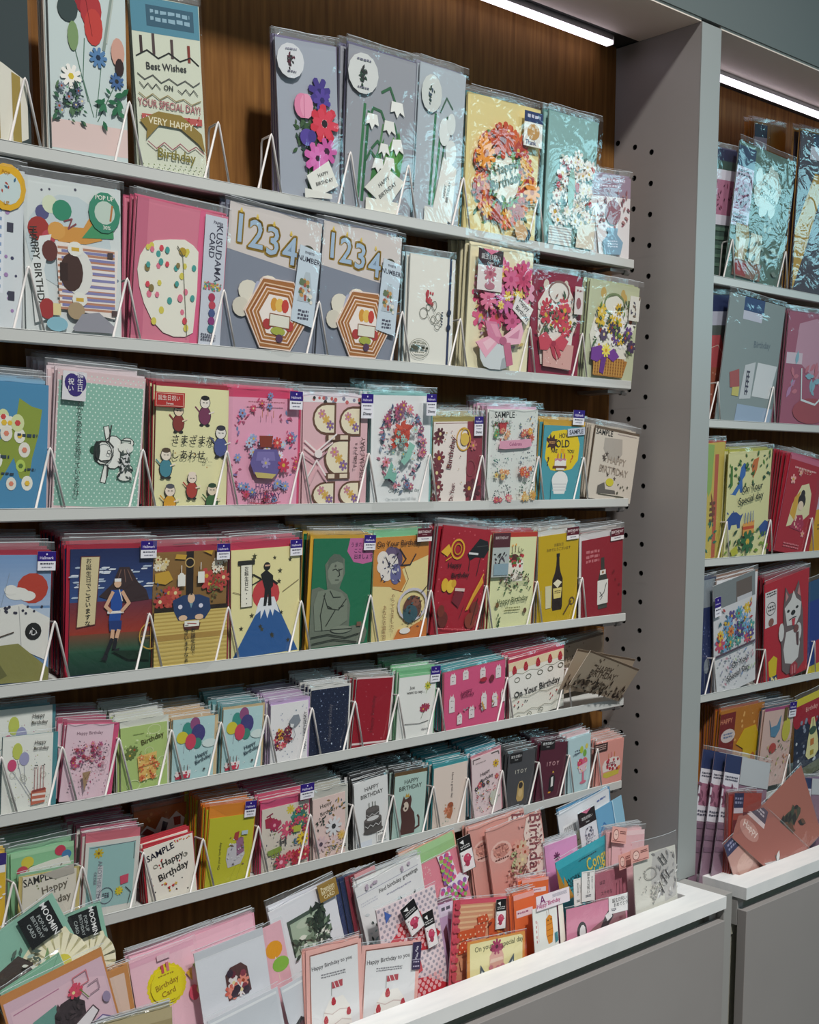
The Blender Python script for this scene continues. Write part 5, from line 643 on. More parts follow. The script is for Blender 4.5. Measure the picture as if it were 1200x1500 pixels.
ITEMS=[
('card_packet', -1.1332, -0.0777, 1.8119, -1.6, 4, 79.0, 180.3, 8, '1a', '', '', '', 2, 'EEE', 6, 'card', 'dark cellophane card packet with gold and white striped band', 'striped packet'),
('greeting_card', -1.0236, -0.0786, 1.8255, -1.8, 4, 93.1, 191.1, 7.1, '1b', '', '', '3,26,C8C2B8,0,0', 2, 'EEE', 0, 'card', 'tall wildflower cut-out card with red poppy and blue cornflowers', 'wildflower card'),
('greeting_card', -0.9156, -0.0784, 1.8219, -5.2, 4, 90.0, 185.6, 5.6, '1c', '', '', '2,12,C9D0C0,0,0', 1.2, 'EEE', 8, 'card', 'tiered cake card reading Best Wishes on your special day', 'tiered cake card'),
('greeting_card', -0.7126, -0.0784, 1.8221, -5.1, 4, 95.6, 186.0, 5.5, '1d', '', '', '3,18,7A7490,0,0', 2, 'EEE', 8, 'card', 'tall card with tulip and red anemone bouquet', 'anemone bouquet card'),
('greeting_card', -0.6002, -0.0783, 1.8201, -0.3, 4, 117.9, 200.8, 8, '1e', '', '', '3,18,6A6880,0,0', 2, 'EEE', 8, 'card', 'wide grey card with lily of the valley sprays', 'lily of the valley card'),
('greeting_card', -0.4925, -0.0782, 1.8194, 0.4, 4, 87.4, 205.9, 8, '1f', '', '', '3,16,889,0,0', 2, 'EEE', 8, 'card', 'narrow lily of the valley card next to the yellow wreath card', 'narrow lily card'),
('greeting_card', -0.3615, -0.0783, 1.8201, -1.3, 4, 151.8, 187.1, 8, '1g', 'E7D796,0,2,0,0', '', '3,16,3F7A84,0,0', 2, 'EEE', 8, 'card', 'yellow card with a wreath of orange daisies', 'orange wreath card'),
('greeting_card', -0.2093, -0.0784, 1.8221, -1.1, 4, 115.4, 192.0, 8, '1h', '', '', '3,14,5F8A88,0,0', 2, 'EEE', 8, 'card', 'pale teal card covered in raised white flowers', 'white flower card'),
('greeting_card', -0.1048, -0.0785, 1.823, -4.5, 4, 97.9, 119.6, 5.7, '1i', '', '', '3,22,9A8A9E,0,0', 2, 'EEE', 8, 'card', 'white card with blue vase of coral branches', 'blue vase card'),
('greeting_card', -1.1495, -0.0786, 1.6292, 1.8, 4, 72.0, 161.8, 7.3, '2a', '', '', '2,12,C8D0D8,0,0', 2, 'EEE', 8, 'card', 'blue gingham pop-up card with round yellow sticker', 'gingham card'),
('greeting_card', -1.0495, -0.0785, 1.6277, -1.0, 4, 116.2, 158.9, 8, '2b', '', '', '2,12,C8CCD0,0,0', 2, 'EEE', 8, 'card', 'pop-up card with orange cat, balloons and cake on striped table', 'cat and cake card'),
('greeting_card', -0.9177, -0.0784, 1.6263, 2.9, 4, 123.9, 155.8, 6.1, '2c', '', '', '3,20,C8607E,0,0', 2, 'EEE', 8, 'card', 'pink card holding a round cream paper ball with coloured dots', 'dotted paper ball card'),
('greeting_card', -0.7855, -0.0783, 1.6243, 3.7, 4, 142.2, 170.0, 5.3, '2d', '', '', '2,16,6A7080,0,0', 2, 'EEE', 4, 'card', 'grey number candle card with raised gold hexagon cake, beside the pink paper ball card', 'first hexagon cake card'),
('greeting_card', -0.6396, -0.0782, 1.623, 2.2, 4, 135.6, 169.3, 6.5, '2d', '', '', '2,16,6A7080,0,0', 2, 'EEE', 4, 'card', 'grey number candle card with gold hexagon cake, beside the white teddy card', 'second hexagon cake card'),
('greeting_card', -0.5058, -0.0783, 1.6243, -0.5, 4, 83.2, 147.6, 8, '2f', 'E6E8E8,0,5,0,0', '', '3,14,B8D0D8,0,0', 1.2, 'EEE', 8, 'card', 'white card with teddy bear line drawing and navy ribbon', 'white teddy card'),
('greeting_card', -0.3664, -0.0781, 1.6227, -0.1, 4, 133.6, 176.1, 8, '2g', '', '', '5,34,DCD6B8,0,0', 3, 'EEE', 8, 'card', 'pink rose bouquet card with satin bow and black header', 'pink rose bouquet card'),
('greeting_card', -0.2375, -0.0783, 1.6248, -1.4, 4, 115.8, 151.1, 8, '2h', '', '', '3,20,7A1E38,0,0', 2, 'EEE', 8, 'card', 'dark red card with basket of white and red roses', 'red rose basket card'),
('greeting_card', -0.1032, -0.0783, 1.6254, 1.0, 4, 126.6, 150.9, 8, '2i', '', '', '2,14,B0B890,0,0', 2, 'EEE', 8, 'card', 'pale green card with pansy basket and purple bow', 'pansy basket card'),
('greeting_card', -1.1365, -0.0784, 1.4315, 1.6, 4, 89.0, 135.3, 8, '3a', '', '', '5,40,7AA8C4,0,0', 2, 'EEE', 8, 'card', 'blue card with green island map and small food trays', 'island map card'),
('greeting_card', -1.03, -0.0783, 1.43, 2.9, 4, 110.7, 152.2, 6.3, '3b', '', '', '6,52,D8C8CC,0,0', 1.2, 'EEE', 8, 'card', 'mint polka dot card with a reclining sumo wrestler', 'mint sumo card'),
('greeting_card', -0.9029, -0.0782, 1.4288, 0.7, 4, 102.7, 142.9, 8, '3c', 'A83040,4,4,0,0', '', '4,30,A02A3C,0,0', 1.2, 'EEE', 8, 'card', 'cream card with seven small lucky gods and Japanese lettering', 'lucky gods card'),
('greeting_card', -0.7957, -0.0782, 1.4287, -0.4, 4, 108.0, 142.7, 8, '3d', 'D04A70,3,5,0,0', 'hm,82,-2,19,16', '4,40,D04A70,0,0', 1.2, 'EEE', 8, 'card', 'pink card with floral border reading HAPPY BIRTHDAY', 'pink floral border card'),
('greeting_card', -0.6776, -0.0781, 1.4278, -1.2, 4, 110.1, 142.5, 8, '3e', '', 'hd,86,-4,19,23', '4,36,D8D4DC,0,0', 1.2, 'EEE', 8, 'card', 'pink card with arched windows reading Today is a special day', 'arched window card'),
('greeting_card', -0.5593, -0.0781, 1.4278, -1.7, 4, 110.6, 149.9, 8, '3f', '8FC4C2,3,5,0,0', 'hd,84,-2,17,20', '5,40,8AC0BE,0,0', 1.2, 'EEE', 8, 'card', 'white card with an oval wreath of small pink and grey flowers', 'oval wreath card'),
('greeting_card', -0.4467, -0.0782, 1.4288, -2.3, 4, 99.3, 116.7, 6.8, '3g', 'A89A5A,6,0,0,0', 'hd,80,-6,18,24', '5,45,A89A5A,0,0', 1.2, 'EEE', 8, 'card', 'rose edged card with maroon side strip and gold scroll', 'maroon rose card'),
('greeting_card', -0.3309, -0.0782, 1.4294, -2.0, 4, 107.1, 137.5, 6.9, '3h', '', '', '6,42,C8A0B8,0,0', 1.2, 'EEE', 8, 'card', 'tall glittery sample card with six small flower wreaths', 'six wreath sample card'),
('greeting_card', -0.2169, -0.0782, 1.4293, 0.2, 4, 97.1, 116.4, 8, '3i', 'D8A838,8,2,0,0', 'hm,66,-22,28,20', '3,26,C8A040,0,0', 1.2, 'EEE', 8, 'card', 'teal card with yellow balloon asking HOW OLD ARE YOU', 'how old are you card'),
('sample_tag', -0.1896, -0.0873, 1.5309, -5.3, 4, 41.7, 11.9, 0, 'sm', '', '', '', 0.3, 'EEE', 0, 'tag', 'small SAMPLE slip clipped over the teal and yellow card', ''),
('greeting_card', -0.093, -0.0783, 1.4305, 5.9, 4, 115.7, 112.2, 4.5, '3j', '6A5A4A,1,1,1,0', '', '4,30,C8BEB0,0,0', 1.2, 'EEE', 8, 'card', 'beige opened sample card with stars on the end of the third shelf', 'beige star sample card'),
('greeting_card', -1.1463, -0.0783, 1.236, 2.1, 4, 97.7, 143.8, 6.9, '4a', 'B03448,5,0,0,0', 'hm,82,-3,22,15', '5,40,9A3044,0,0', 1.2, 'EEE', 8, 'card', 'card with white camp curtain, red sun and seated samurai', 'samurai card'),
('greeting_card', -1.0185, -0.0782, 1.2348, 1.2, 4, 107.1, 147.4, 8, '4b', 'B02A40,5,0,4,0', 'hm,82,-6,20,14', '7,55,B02A40,0,0', 1.2, 'EEE', 8, 'card', 'card with a stick runner before a dark volcano and red sky', 'volcano runner card'),
('greeting_card', -0.9099, -0.0782, 1.2344, -0.0, 4, 105.1, 140.5, 8, '4c', 'B03450,7,0,0,0', 'hm,82,-6,18,14', '5,45,A83048,0,0', 1.2, 'EEE', 8, 'card', 'gold card with bowing man in blue kimono on straw mats', 'bowing kimono card'),
('greeting_card', -0.7936, -0.0782, 1.2349, -1.5, 4, 107.8, 139.7, 8, '4d', 'C43A58,9,0,0,0', 'hm,84,-6,18,15', '6,50,B83A58,0,0', 1.2, 'EEE', 8, 'card', 'cream card with black ninja on blue mountain and red sun', 'ninja mountain card'),
('greeting_card', -0.6721, -0.0782, 1.2344, 1.4, 4, 103.3, 148.5, 8, '4e', 'D8A83A,4,0,5,0', 'hm,82,-3,20,14', '6,55,C8A040,0,0', 1.2, 'EEE', 8, 'card', 'green card with grey seated stone Buddha', 'stone Buddha card'),
('greeting_card', -0.5613, -0.0782, 1.2345, -0.9, 4, 103.6, 148.0, 8, '4f', '8AD0A0,7,0,0,0', 'bd,74,-7,27,13', '4,45,6AA87E,0,0', 1.2, 'EEE', 8, 'card', 'cream and orange card with swirling storm gods', 'storm gods card'),
('greeting_card', -0.4501, -0.0783, 1.2351, 6.0, 4, 99.8, 154.8, 4.9, '4g', 'B02838,2,0,0,4', '', '4,40,9A8A90,0,0', 1.2, 'EEE', 8, 'card', 'dark red card with horn, piano, drum and violin', 'musical instruments card'),
('greeting_card', -0.3307, -0.0782, 1.2349, 0.5, 4, 97.7, 146.2, 8, '4h', 'C03A30,0,3,0,0', '', '5,45,A83040,0,0', 1.2, 'EEE', 8, 'card', 'pale green card with white layer cake and ivy', 'ivy layer cake card'),
('greeting_card', -0.2194, -0.0783, 1.2353, -3.7, 4, 96.0, 140.4, 6.1, '4i', 'E0E0DC,7,1,0,0', 'bd,68,-6,30,14', '4,35,B8B4B0,0,0', 1.2, 'EEE', 8, 'card', 'mustard card with dark beer bottle and opener', 'beer bottle card'),
('greeting_card', -0.1056, -0.0783, 1.2362, -5.3, 4, 105.0, 131.4, 5.1, '4j', 'E0DCDC,9,2,5,0', 'bd,68,-8,32,15', '4,35,B8B4B0,0,0', 1.2, 'EEE', 8, 'card', 'crimson card with tall white labelled bottle', 'crimson bottle card'),
('greeting_card', -1.1292, -0.0782, 1.0877, 2.3, 4, 59.8, 87.8, 7.3, '5a', '4A8A94,0,7,0,3', '', '', 1.2, 'EEE', 4, 'card', 'small white card with three balloons and striped cake, front copy on shelf end', 'front balloons cake card'),
('greeting_card', -1.1221, -0.0593, 1.1038, 1.4, 4, 65.5, 99.8, 8, '5a', '4A8A94,0,5,0,0', '', '2,15,4A8A94,0,0', 1.2, 'EEE', 8, 'card', 'small balloons and striped cake card standing behind its twin', 'rear balloons cake card'),
('greeting_card', -1.0584, -0.0785, 1.092, 6.8, 4, 60.1, 86.2, 5.9, '5b', 'D0567E,1,8,0,4', '', '6,45,A8506A,0,0', 1.2, 'EEE', 4, 'card', 'small pink card with flower bouquet in a cone', 'flower cone card'),
('greeting_card', -0.9766, -0.0781, 1.087, -1.0, 4, 63.8, 79.9, 8, '5c', 'E0E2D8,8,3,0,0', '', '7,50,D0D0C8,0,0', 1.2, 'EEE', 4, 'card', 'small green card with orange patterned flower pot', 'green flower pot card'),
('greeting_card', -0.9085, -0.0781, 1.0875, 1.1, 4, 60.7, 78.9, 8, '5d', 'D0B890,0,6,0,0', '', '7,48,C8A880,0,0', 1.2, 'EEE', 4, 'card', 'small blue balloon bunch card beside the green flower pot card', 'first balloon bunch card'),
('greeting_card', -0.8351, -0.0781, 1.0869, 1.3, 4, 61.0, 82.9, 8, '5d', 'D0B890,3,4,0,0', '', '7,48,5F8F94,0,0', 1.2, 'EEE', 4, 'card', 'small blue balloon bunch card beside the white badger card', 'second balloon bunch card'),
('greeting_card', -0.7584, -0.0783, 1.0889, -0.6, 4, 61.5, 78.3, 8, '5f', 'CDB0DC,4,4,0,0', '', '7,45,B098B8,0,0', 1.2, 'EEE', 4, 'card', 'small white card with grey badger and red flowers', 'white badger card'),
('greeting_card', -0.691, -0.0783, 1.0891, 0.3, 4, 65.6, 90.0, 8, '5g', 'E4E4E0,3,4,0,0', '', '8,45,C8C8C4,0,0', 1.2, 'EEE', 4, 'card', 'small navy card with white speckles', 'navy speckled card'),
('greeting_card', -0.6164, -0.0783, 1.0898, 3.5, 4, 65.9, 94.2, 6.8, '5h', 'E8DCDC,2,4,0,0', '', '7,45,9A9690,0,0', 1.2, 'EEE', 4, 'card', 'small deep red card with scattered dots', 'deep red dotted card'),
('greeting_card', -0.5302, -0.0783, 1.0901, 0.9, 4, 72.8, 92.3, 8, '5i', '7AC08C,6,3,0,0', 'hm,82,-9,26,26', '5,45,7AB88A,0,0', 1.2, 'EEE', 5, 'card', 'small white card reading Just want to say with yellow flower', 'just want to say card'),
('greeting_card', -0.4055, -0.0783, 1.0902, -3.5, 4, 130.5, 90.5, 5.6, '5j', 'A86A70,1,2,2,0', '', '6,45,3F9AA0,0,0', 1.2, 'EEE', 4, 'card', 'wide pink card with rows of long white creatures', 'pink creature card'),
('greeting_card', -0.2636, -0.0783, 1.0899, -5.9, 4, 129.2, 93.9, 4.0, '5k', 'C8405A,5,2,0,0', '', '5,42,B84058,0,0', 1.2, 'EEE', 4, 'card', 'wide white card reading On Your Birthday under strawberries', 'strawberry border card'),
('greeting_card', -0.1447, -0.0993, 1.1091, 19.2, 24, 164.8, 65.6, 0, '5l', '', '', '', 1.2, 'EEE', 0, 'card', 'beige opened card with dark floral edge hanging over the shelf end', 'front beige open card'),
('greeting_card', -0.1354, -0.0818, 1.1097, 12.4, 20, 171.6, 69.0, 4, '5l', '', '', '', 1.2, 'EEE', 0, 'card', 'beige open card tucked just behind the overhanging beige card', 'rear beige open card'),
('greeting_card', -0.1091, -0.0346, 1.1077, -6.0, 4, 130.6, 84.7, 3.9, '5l', '', '', '2,12,B0A48E,0,0', 1.2, 'EEE', 3, 'card', 'beige card standing upright against the panel on the fifth shelf', 'upright beige card'),
('greeting_card', -1.1846, -0.0793, 0.9582, 2.3, 4, 47.4, 88.6, 7.4, '6a', '', '', '2,12,E0B830,0,0', 1.2, 'EEE', 8, 'card', 'yellow card with black and white pattern, at far end of the sixth shelf', 'yellow patterned card'),
('greeting_card', -1.1072, -0.0792, 0.9565, 2.3, 4, 66.4, 53.2, 7.2, '6b', 'C8B878,1,6,4,0', '', '5,48,7FAF8C,0,0', 1.2, 'EEE', 3, 'card', 'grey sample card with faded Happy Birthday script', 'grey script sample card'),
('greeting_card', -1.1082, -0.0673, 0.9583, -0.1, 4, 77.9, 80.1, 8, 'pk2', '', '', '4,34,7FAF8C,0,0', 1.2, 'EEE', 8, 'card', 'pale green backed card with balloon cut-outs behind the grey sample', 'balloon cut-out card'),
('greeting_card', -1.0299, -0.0783, 0.9428, 4.0, 4, 72.4, 90.7, 6.5, '6c', 'D0707E,11,0,0,0', '', '5,48,A85A6E,0,0', 1.2, 'EEE', 3, 'card', 'teal sideways card with white border and speech bubble', 'teal speech bubble card'),
('greeting_card', -0.9402, -0.0781, 0.9403, -6.2, 4, 69.6, 76.0, 5.8, '6d', 'B83A44,1,2,2,0', '', '3,20,B83A44,0,0', 1.2, 'EEE', 0, 'card', 'white sample card reading Happy Birthday with coloured confetti', 'confetti sample card'),
('greeting_card', -0.9292, -0.0289, 0.9522, -0.5, 4, 76.8, 94.0, 8, 'pop', '', '', '2,12,B85A24,0,0', 1.2, 'EEE', 8, 'card', 'orange card with white outlined cut-outs behind the confetti sample', 'orange cut-out card'),
('greeting_card', -0.8593, -0.0781, 0.941, 4.0, 4, 69.3, 89.7, 6.6, '6e', 'E08A2A,16,2,1,0', 'hm,74,-20,25,24', '10,62,C86A1E,0,0', 1.2, 'EEE', 4, 'card', 'lime green card with grey wrapped present', 'lime present card'),
('greeting_card', -0.767, -0.0781, 0.9404, -0.7, 4, 77.2, 89.5, 8, '6f', 'D0507A,10,3,2,0', 'hm,76,-28,30,24', '7,55,C84468,0,0', 1.2, 'EEE', 5, 'card', 'card filled with large patterned birthday letters and flowers', 'patterned letters card'),
('greeting_card', -0.6899, -0.0782, 0.9415, -3.0, 4, 56.8, 87.8, 7.1, '6g', 'C8C8C0,10,6,0,0', '', '7,50,B0B0A4,0,0', 1.2, 'EEE', 3, 'card', 'pale pink card with large white daisies', 'white daisy card'),
('greeting_card', -0.6108, -0.0782, 0.9413, -5.3, 4, 62.3, 98.5, 6.3, '6h', '', '', '6,50,2A2A2C,0,0', 1.2, 'EEE', 3, 'card', 'white card with dark tiered cake drawing and barcode', 'dark tiered cake card'),
('greeting_card', -0.5436, -0.0782, 0.942, 1.1, 4, 62.6, 92.9, 8, '6i', '6A5030,5,1,0,0', '', '6,45,2E2C2A,0,0', 1.2, 'EEE', 3, 'card', 'mint card with brown crowned bear', 'crowned bear card'),
('greeting_card', -0.4591, -0.0782, 0.9426, -1.3, 4, 69.9, 93.3, 8, '6j', '3F9CA4,4,2,1,0', '', '6,50,2E8A94,0,0', 1.2, 'EEE', 3, 'card', 'cream card with small bouquet and sideways writing', 'sideways writing card'),
('greeting_card', -0.3756, -0.0785, 0.9464, -7.3, 4, 62.5, 96.1, 5.6, '6k', 'E09AA8,4,4,0,0', '', '6,50,3F8A9A,0,0', 1.2, 'EEE', 3, 'card', 'pale card with black corner lines reading Happy Birthday', 'black corner card'),
('greeting_card', -0.3042, -0.0784, 0.9451, 0.3, 4, 62.1, 87.7, 8, '6l', '', '', '4,40,555,0,0', 1.2, 'EEE', 3, 'card', 'dark grey card with small tan dog', 'tan dog card'),
('greeting_card', -0.2319, -0.0784, 0.9445, 3.4, 4, 65.0, 90.8, 6.8, '6m', '', '', '4,40,5A3A44,0,0', 1.2, 'EEE', 3, 'card', 'maroon card with small black and white penguin', 'penguin card'),
('greeting_card', -0.1559, -0.0783, 0.9439, -5.2, 4, 57.4, 93.3, 6.4, '6n', '', '', '3,24,D8B8BC,0,0', 1.2, 'EEE', 3, 'card', 'narrow pale blue card with pink ice cream glass', 'ice cream glass card'),
('greeting_card', -0.0775, -0.0783, 0.944, -1.3, 4, 70.8, 72.9, 8, '6o', '', '', '4,36,C8A8A0,0,0', 1.2, 'EEE', 3, 'card', 'coral pink card with cream and yellow birthday cake', 'coral cake card'),
('greeting_card', -0.9109, -0.2167, 0.7366, -7.3, -6, 103.1, 102.2, 38.7, 'b9', '', '', '', 1.5, 'EEE', 4, 'card', 'plain grey card in clear sleeve at the front of the bin', 'plain grey bin card'),
('greeting_card', -0.8208, -0.2106, 0.7372, -10.5, -6, 49.7, 107.5, 41.8, 'b9w', '', '', '', 1.5, 'EEE', 4, 'card', 'grey card with dark fruit window beside the plain grey one', 'dark window bin card'),
('greeting_card', -1.072, -0.2139, 0.7731, 3.1, -6, 93.0, 92.3, 79.0, 'br', '', '', '4,14,A8A080,0,0', 1.2, 'EEE', 2, 'card', 'brown kraft card with hatched label low in the bin', 'kraft bin card'),
('greeting_card', -1.1375, -0.1997, 0.8318, -10.8, -6, 121.8, 108.2, 131.2, 'b3', '', '', '', 2, 'EEE', 3, 'card', 'tilted pink card with orange band and grey curly figure', 'orange banded card'),
('envelope', -1.1572, -0.1803, 0.8834, -18.9, -6, 73.6, 58.0, 190.7, 'tl', '', '', '', 0.8, 'EEE', 2, 'envelope', 'teal green envelope lying across the tilted sunburst card', ''),
('greeting_card', -1.1381, -0.1669, 0.8776, -22.8, -6, 106.5, 122.9, 181.0, 'b1', '', '', '', 2.4, 'EEE', 3, 'card', 'steeply tilted teal sunburst card with black label, against the sixth shelf', 'steep sunburst card'),
('greeting_card', -1.1092, -0.1566, 0.8798, -7.5, -6, 94.3, 100.8, 183.5, 'b1', '', '', '', 2.4, 'EEE', 3, 'card', 'less tilted teal sunburst card with black label, next to the dark wood gap', 'upright sunburst card'),
('greeting_card', -1.087, -0.1784, 0.8443, -5.2, -6, 71.6, 66.0, 150.0, 'b4', '', '', '3,10,C08A50,0,0', 1.2, 'EEE', 2, 'card', 'orange bordered card with pale boxes behind the tilted pink card', 'pale boxes card'),
('greeting_card', -1.0011, -0.1715, 0.8334, -5.2, -6, 86.5, 80.5, 138.4, 'b6', '', '', '', 1.5, 'EEE', 3, 'card', 'pink card with big yellow scalloped rosette', 'yellow rosette card'),
('greeting_card', -0.949, -0.1564, 0.8247, -4.8, -6, 175.9, 88.8, 126.1, 'pkp', '', '', '5,18,DDA0B4,0,0', 1.2, 'EEE', 5, 'card', 'wide pink sheet card behind the yellow rosette', 'wide pink card'),
('greeting_card', -0.9209, -0.1893, 0.8355, -4.4, -6, 99.5, 75.5, 140.4, 'b7', '', '', '', 1.5, 'EEE', 3, 'card', 'silver grey card with small arched floral window', 'arched window bin card'),
('greeting_card', -0.8458, -0.1761, 0.8275, -8.1, -6, 35.9, 81.5, 134.6, 'bal', '', '', '', 1.2, 'EEE', 3, 'card', 'narrow pink card with orange and green balloons', 'two balloon card'),
('greeting_card', -0.7674, -0.1434, 0.8348, -10.7, -6, 107.2, 86.9, 135.7, 'b10', '', '', '2,8,D8D8E0,0,0', 2, 'EEE', 8, 'card', 'white framed card with grey green botanical cut-out and gold label', 'botanical frame card'),
('envelope', -0.6862, -0.1293, 0.8355, -7.5, -6, 36.4, 90.5, 142.7, 'fan_navy', '', '', '', 1.5, 'EEE', 3, 'envelope', 'navy envelope nearest the botanical frame', ''),
('envelope', -0.6787, -0.1321, 0.8373, -7.6, -6, 36.6, 89.8, 144.5, 'fan_blue', '', '', '', 1.5, 'EEE', 3, 'envelope', 'dark blue envelope second from the botanical frame', ''),
('envelope', -0.6713, -0.1349, 0.8391, -7.8, -6, 36.8, 89.0, 146.3, 'fan_brick', '', '', '', 1.5, 'EEE', 3, 'envelope', 'brick red envelope in the middle of the fanned envelopes', ''),
('envelope', -0.665, -0.1377, 0.8413, -7.9, -6, 37.0, 88.2, 148.5, 'fan_wine', '', '', '', 1.5, 'EEE', 3, 'envelope', 'wine red envelope before the pale pink one', ''),
('envelope', -0.6587, -0.1405, 0.8434, -8.1, -6, 37.2, 87.4, 150.6, 'fan_pink', '', '', '', 1.5, 'EEE', 3, 'envelope', 'pale pink envelope at the end of the fan', ''),
('greeting_card', -0.621, -0.1477, 0.8315, -10.8, -6, 116.9, 91.5, 131.4, 'b12', '', '', '6,24,E4E4E2,0,0', 1.2, 'EEE', 4, 'card', 'white card with grey botanical print headed Find birthday greetings', 'grey botanical card'),
('greeting_card', -0.6141, -0.1848, 0.7446, -5.6, -6, 109.9, 147.6, 47.8, 'b13', '', '', '', 2.5, 'EEE', 3, 'card', 'spotted pink gift bag card with red polka bow', 'red polka bow card'),
('hang_tag', -0.6172, -0.1825, 0.8435, -23.2, -6, 27.7, 45.0, 0, 'bk', '', '', '', 0.4, 'EEE', 0, 'tag', 'black and white hang tag in front of the red polka bow', ''),
('hang_tag', -0.588, -0.1826, 0.814, -8.9, -6, 19.9, 51.2, 0, 'bk', '', '', '', 0.4, 'EEE', 0, 'tag', 'hang tag partly hidden beside the purple folded bag', ''),
('greeting_card', -0.6977, -0.21, 0.7527, 9.9, -6, 103.9, 97.6, 53.0, 'b14', '', 'fc,85,2,15,38', '', 1.2, 'EEE', 3, 'card', 'strawberry cake card with navy felt cake label', 'labelled strawberry cake card'),
('greeting_card', -0.7881, -0.2126, 0.7662, 3.9, -6, 89.9, 107.1, 71.6, 'b14', '', '', '2,6,DDA39A,0,0', 1.2, 'EEE', 3, 'card', 'strawberry cake card without label, next to the dark window card', 'plain strawberry cake card'),
('greeting_card', -0.494, -0.1162, 0.8269, -9.6, -6, 94.8, 84.9, 129.2, 'b16', '', '', '', 2, 'EEE', 2, 'card', 'coral gift bag card with white polka dot ribbon bow', 'polka ribbon card'),
('greeting_card', -0.5056, -0.1009, 0.8397, -9.2, -6, 111.6, 88.2, 141.0, 'b17', '', '', '5,16,E0A890,0,0', 1.2, 'EEE', 2, 'card', 'pale green card with peach edges near the shelf underside', 'pale green bin card'),
('hang_tag', -0.4529, -0.1168, 0.8781, -8.7, -6, 27.0, 52.9, 0, 'bk', '', '', '', 0.4, 'EEE', 0, 'tag', 'hang tag hooked between coral ribbon card and peach glitter card', ''),
('greeting_card', -0.3406, -0.1226, 0.8229, -5.3, -6, 126.5, 113.0, 125.9, 'b19', '', '', '', 2.5, 'EEE', 3, 'card', 'large peach card with glittered birthday lettering', 'peach glitter card'),
('greeting_card', -0.3709, -0.112, 0.8287, -4.6, -6, 122.7, 111.4, 132.5, 'b19', '', '', '7,22,D8A49A,0,0', 1.2, 'EEE', 3, 'card', 'peach glitter birthday card half hidden behind its twin', 'hidden peach glitter card'),
('greeting_card', -0.5463, -0.1782, 0.7507, -2.4, -6, 28.4, 112.9, 58.4, 'pur', '', '', '3,12,8A4A6A,0,0', 1.2, 'EEE', 3, 'card', 'purple and pink folded bag card between polka bow and orange letters', 'purple folded card'),
('greeting_card', -0.5161, -0.1961, 0.7513, 9.9, -6, 108.3, 113.2, 51.2, 'b20', '', '', '', 2.5, 'EEE', 3, 'card', 'striped gift card with raised orange letters', 'orange letters card'),
('hang_tag', -0.4662, -0.1948, 0.8114, 8.0, -6, 20.8, 43.3, 0, 'bk', '', '', '', 0.4, 'EEE', 0, 'tag', 'hang tag on the striped orange letters card', ''),
('greeting_card', -0.4928, -0.2133, 0.7502, 6.0, -6, 118.2, 59.3, 52.7, 'b22', '', '', '', 1.2, 'EEE', 2, 'card', 'pale yellow card with orange border reading On your special day', 'pale yellow special day card'),
('greeting_card', -0.3965, -0.1827, 0.7646, 1.2, -6, 45.2, 80.0, 72.4, 'b23', '', '', '5,20,E07A50,0,0', 1.2, 'EEE', 4, 'card', 'bright orange and pink bagged card filed sideways', 'orange bagged card'),
('greeting_card', -0.3596, -0.1664, 0.806, 6.1, -6, 60.1, 49.0, 111.8, 'b23', '', '', '3,10,E89A90,0,0', 1.2, 'EEE', 4, 'card', 'orange bagged card leaning near the peach glitter cards', 'leaning orange bagged card'),
('greeting_card', -0.377, -0.2075, 0.7577, 0.3, -6, 53.7, 69.6, 65.9, 'b24', '', '', '', 1.5, 'EEE', 0, 'card', 'white card with two orange cats and red crayon', 'orange cats card'),
('paper_label', -0.3595, -0.2036, 0.8227, 0.4, -6, 74.8, 22.0, 0, 'al', '', '', '', 0.4, 'EEE', 0, 'label', 'white Happy Birthday label with purple letter', ''),
('greeting_card', -0.2657, -0.2146, 0.7472, 4.0, -6, 146.8, 60.5, 50.5, 'b25', '', '', '', 1.2, 'EEE', 2, 'card', 'rose pink card with black and white animal ears', 'animal ears card'),
('greeting_card', -0.1975, -0.1893, 0.7591, 1.2, -6, 80.4, 78.8, 66.6, 'b26', '', '', '4,12,D8A8B0,0,0', 1.2, 'EEE', 2, 'card', 'mauve card with dark brush strokes and lettering', 'mauve lettering card'),
('paper_strip', -0.2682, -0.1953, 0.8068, 6.1, -6, 31.3, 46.9, 0, 'b27', '', '', '', 0.4, 'EEE', 0, 'label', 'white Japanese lettered strip in front of the mauve card', ''),
('paper_strip', -0.2887, -0.1926, 0.8037, 2.6, -6, 18.7, 42.2, 0, 'b27', '', '', '', 0.4, 'EEE', 0, 'label', 'narrower Japanese strip half tucked behind the other strip', ''),
('greeting_card', -0.2198, -0.1563, 0.8073, -9.1, -6, 132.6, 68.1, 106.6, 'b28', '', '', '', 1.6, 'EEE', 5, 'card', 'teal card with yellow bubble letters and gold edge', 'teal bubble letter card'),
('greeting_card', -0.0835, -0.102, 0.8298, -11.4, -3, 72.0, 87.0, 133.8, 'b29', '', '', '', 1.5, 'EEE', 0, 'card', 'sky blue card with a blue ribbon bow', 'blue ribbon card'),
('greeting_card', -0.1432, -0.096, 0.83, -11.1, -2, 132.1, 99.8, 128.2, 'b30', '', '', '3,6,5A94BC,0,0', 1.2, 'EEE', 2, 'card', 'white card with barcode and pale yellow note', 'barcode card'),
('greeting_card', -0.1612, -0.1106, 0.8557, -9.4, -3, 44.0, 62.6, 162.6, 'b31', '', '', '', 1.2, 'EEE', 3, 'card', 'narrow card with black header and grey outline drawing', 'black header card'),
('greeting_card', -0.2487, -0.1317, 0.8034, -2.7, -6, 78.2, 82.1, 110.0, 'b32', '', '', '5,20,E4DCE4,0,0', 1.2, 'EEE', 3, 'card', 'lilac pink card with dark flower and glass', 'lilac flower card'),
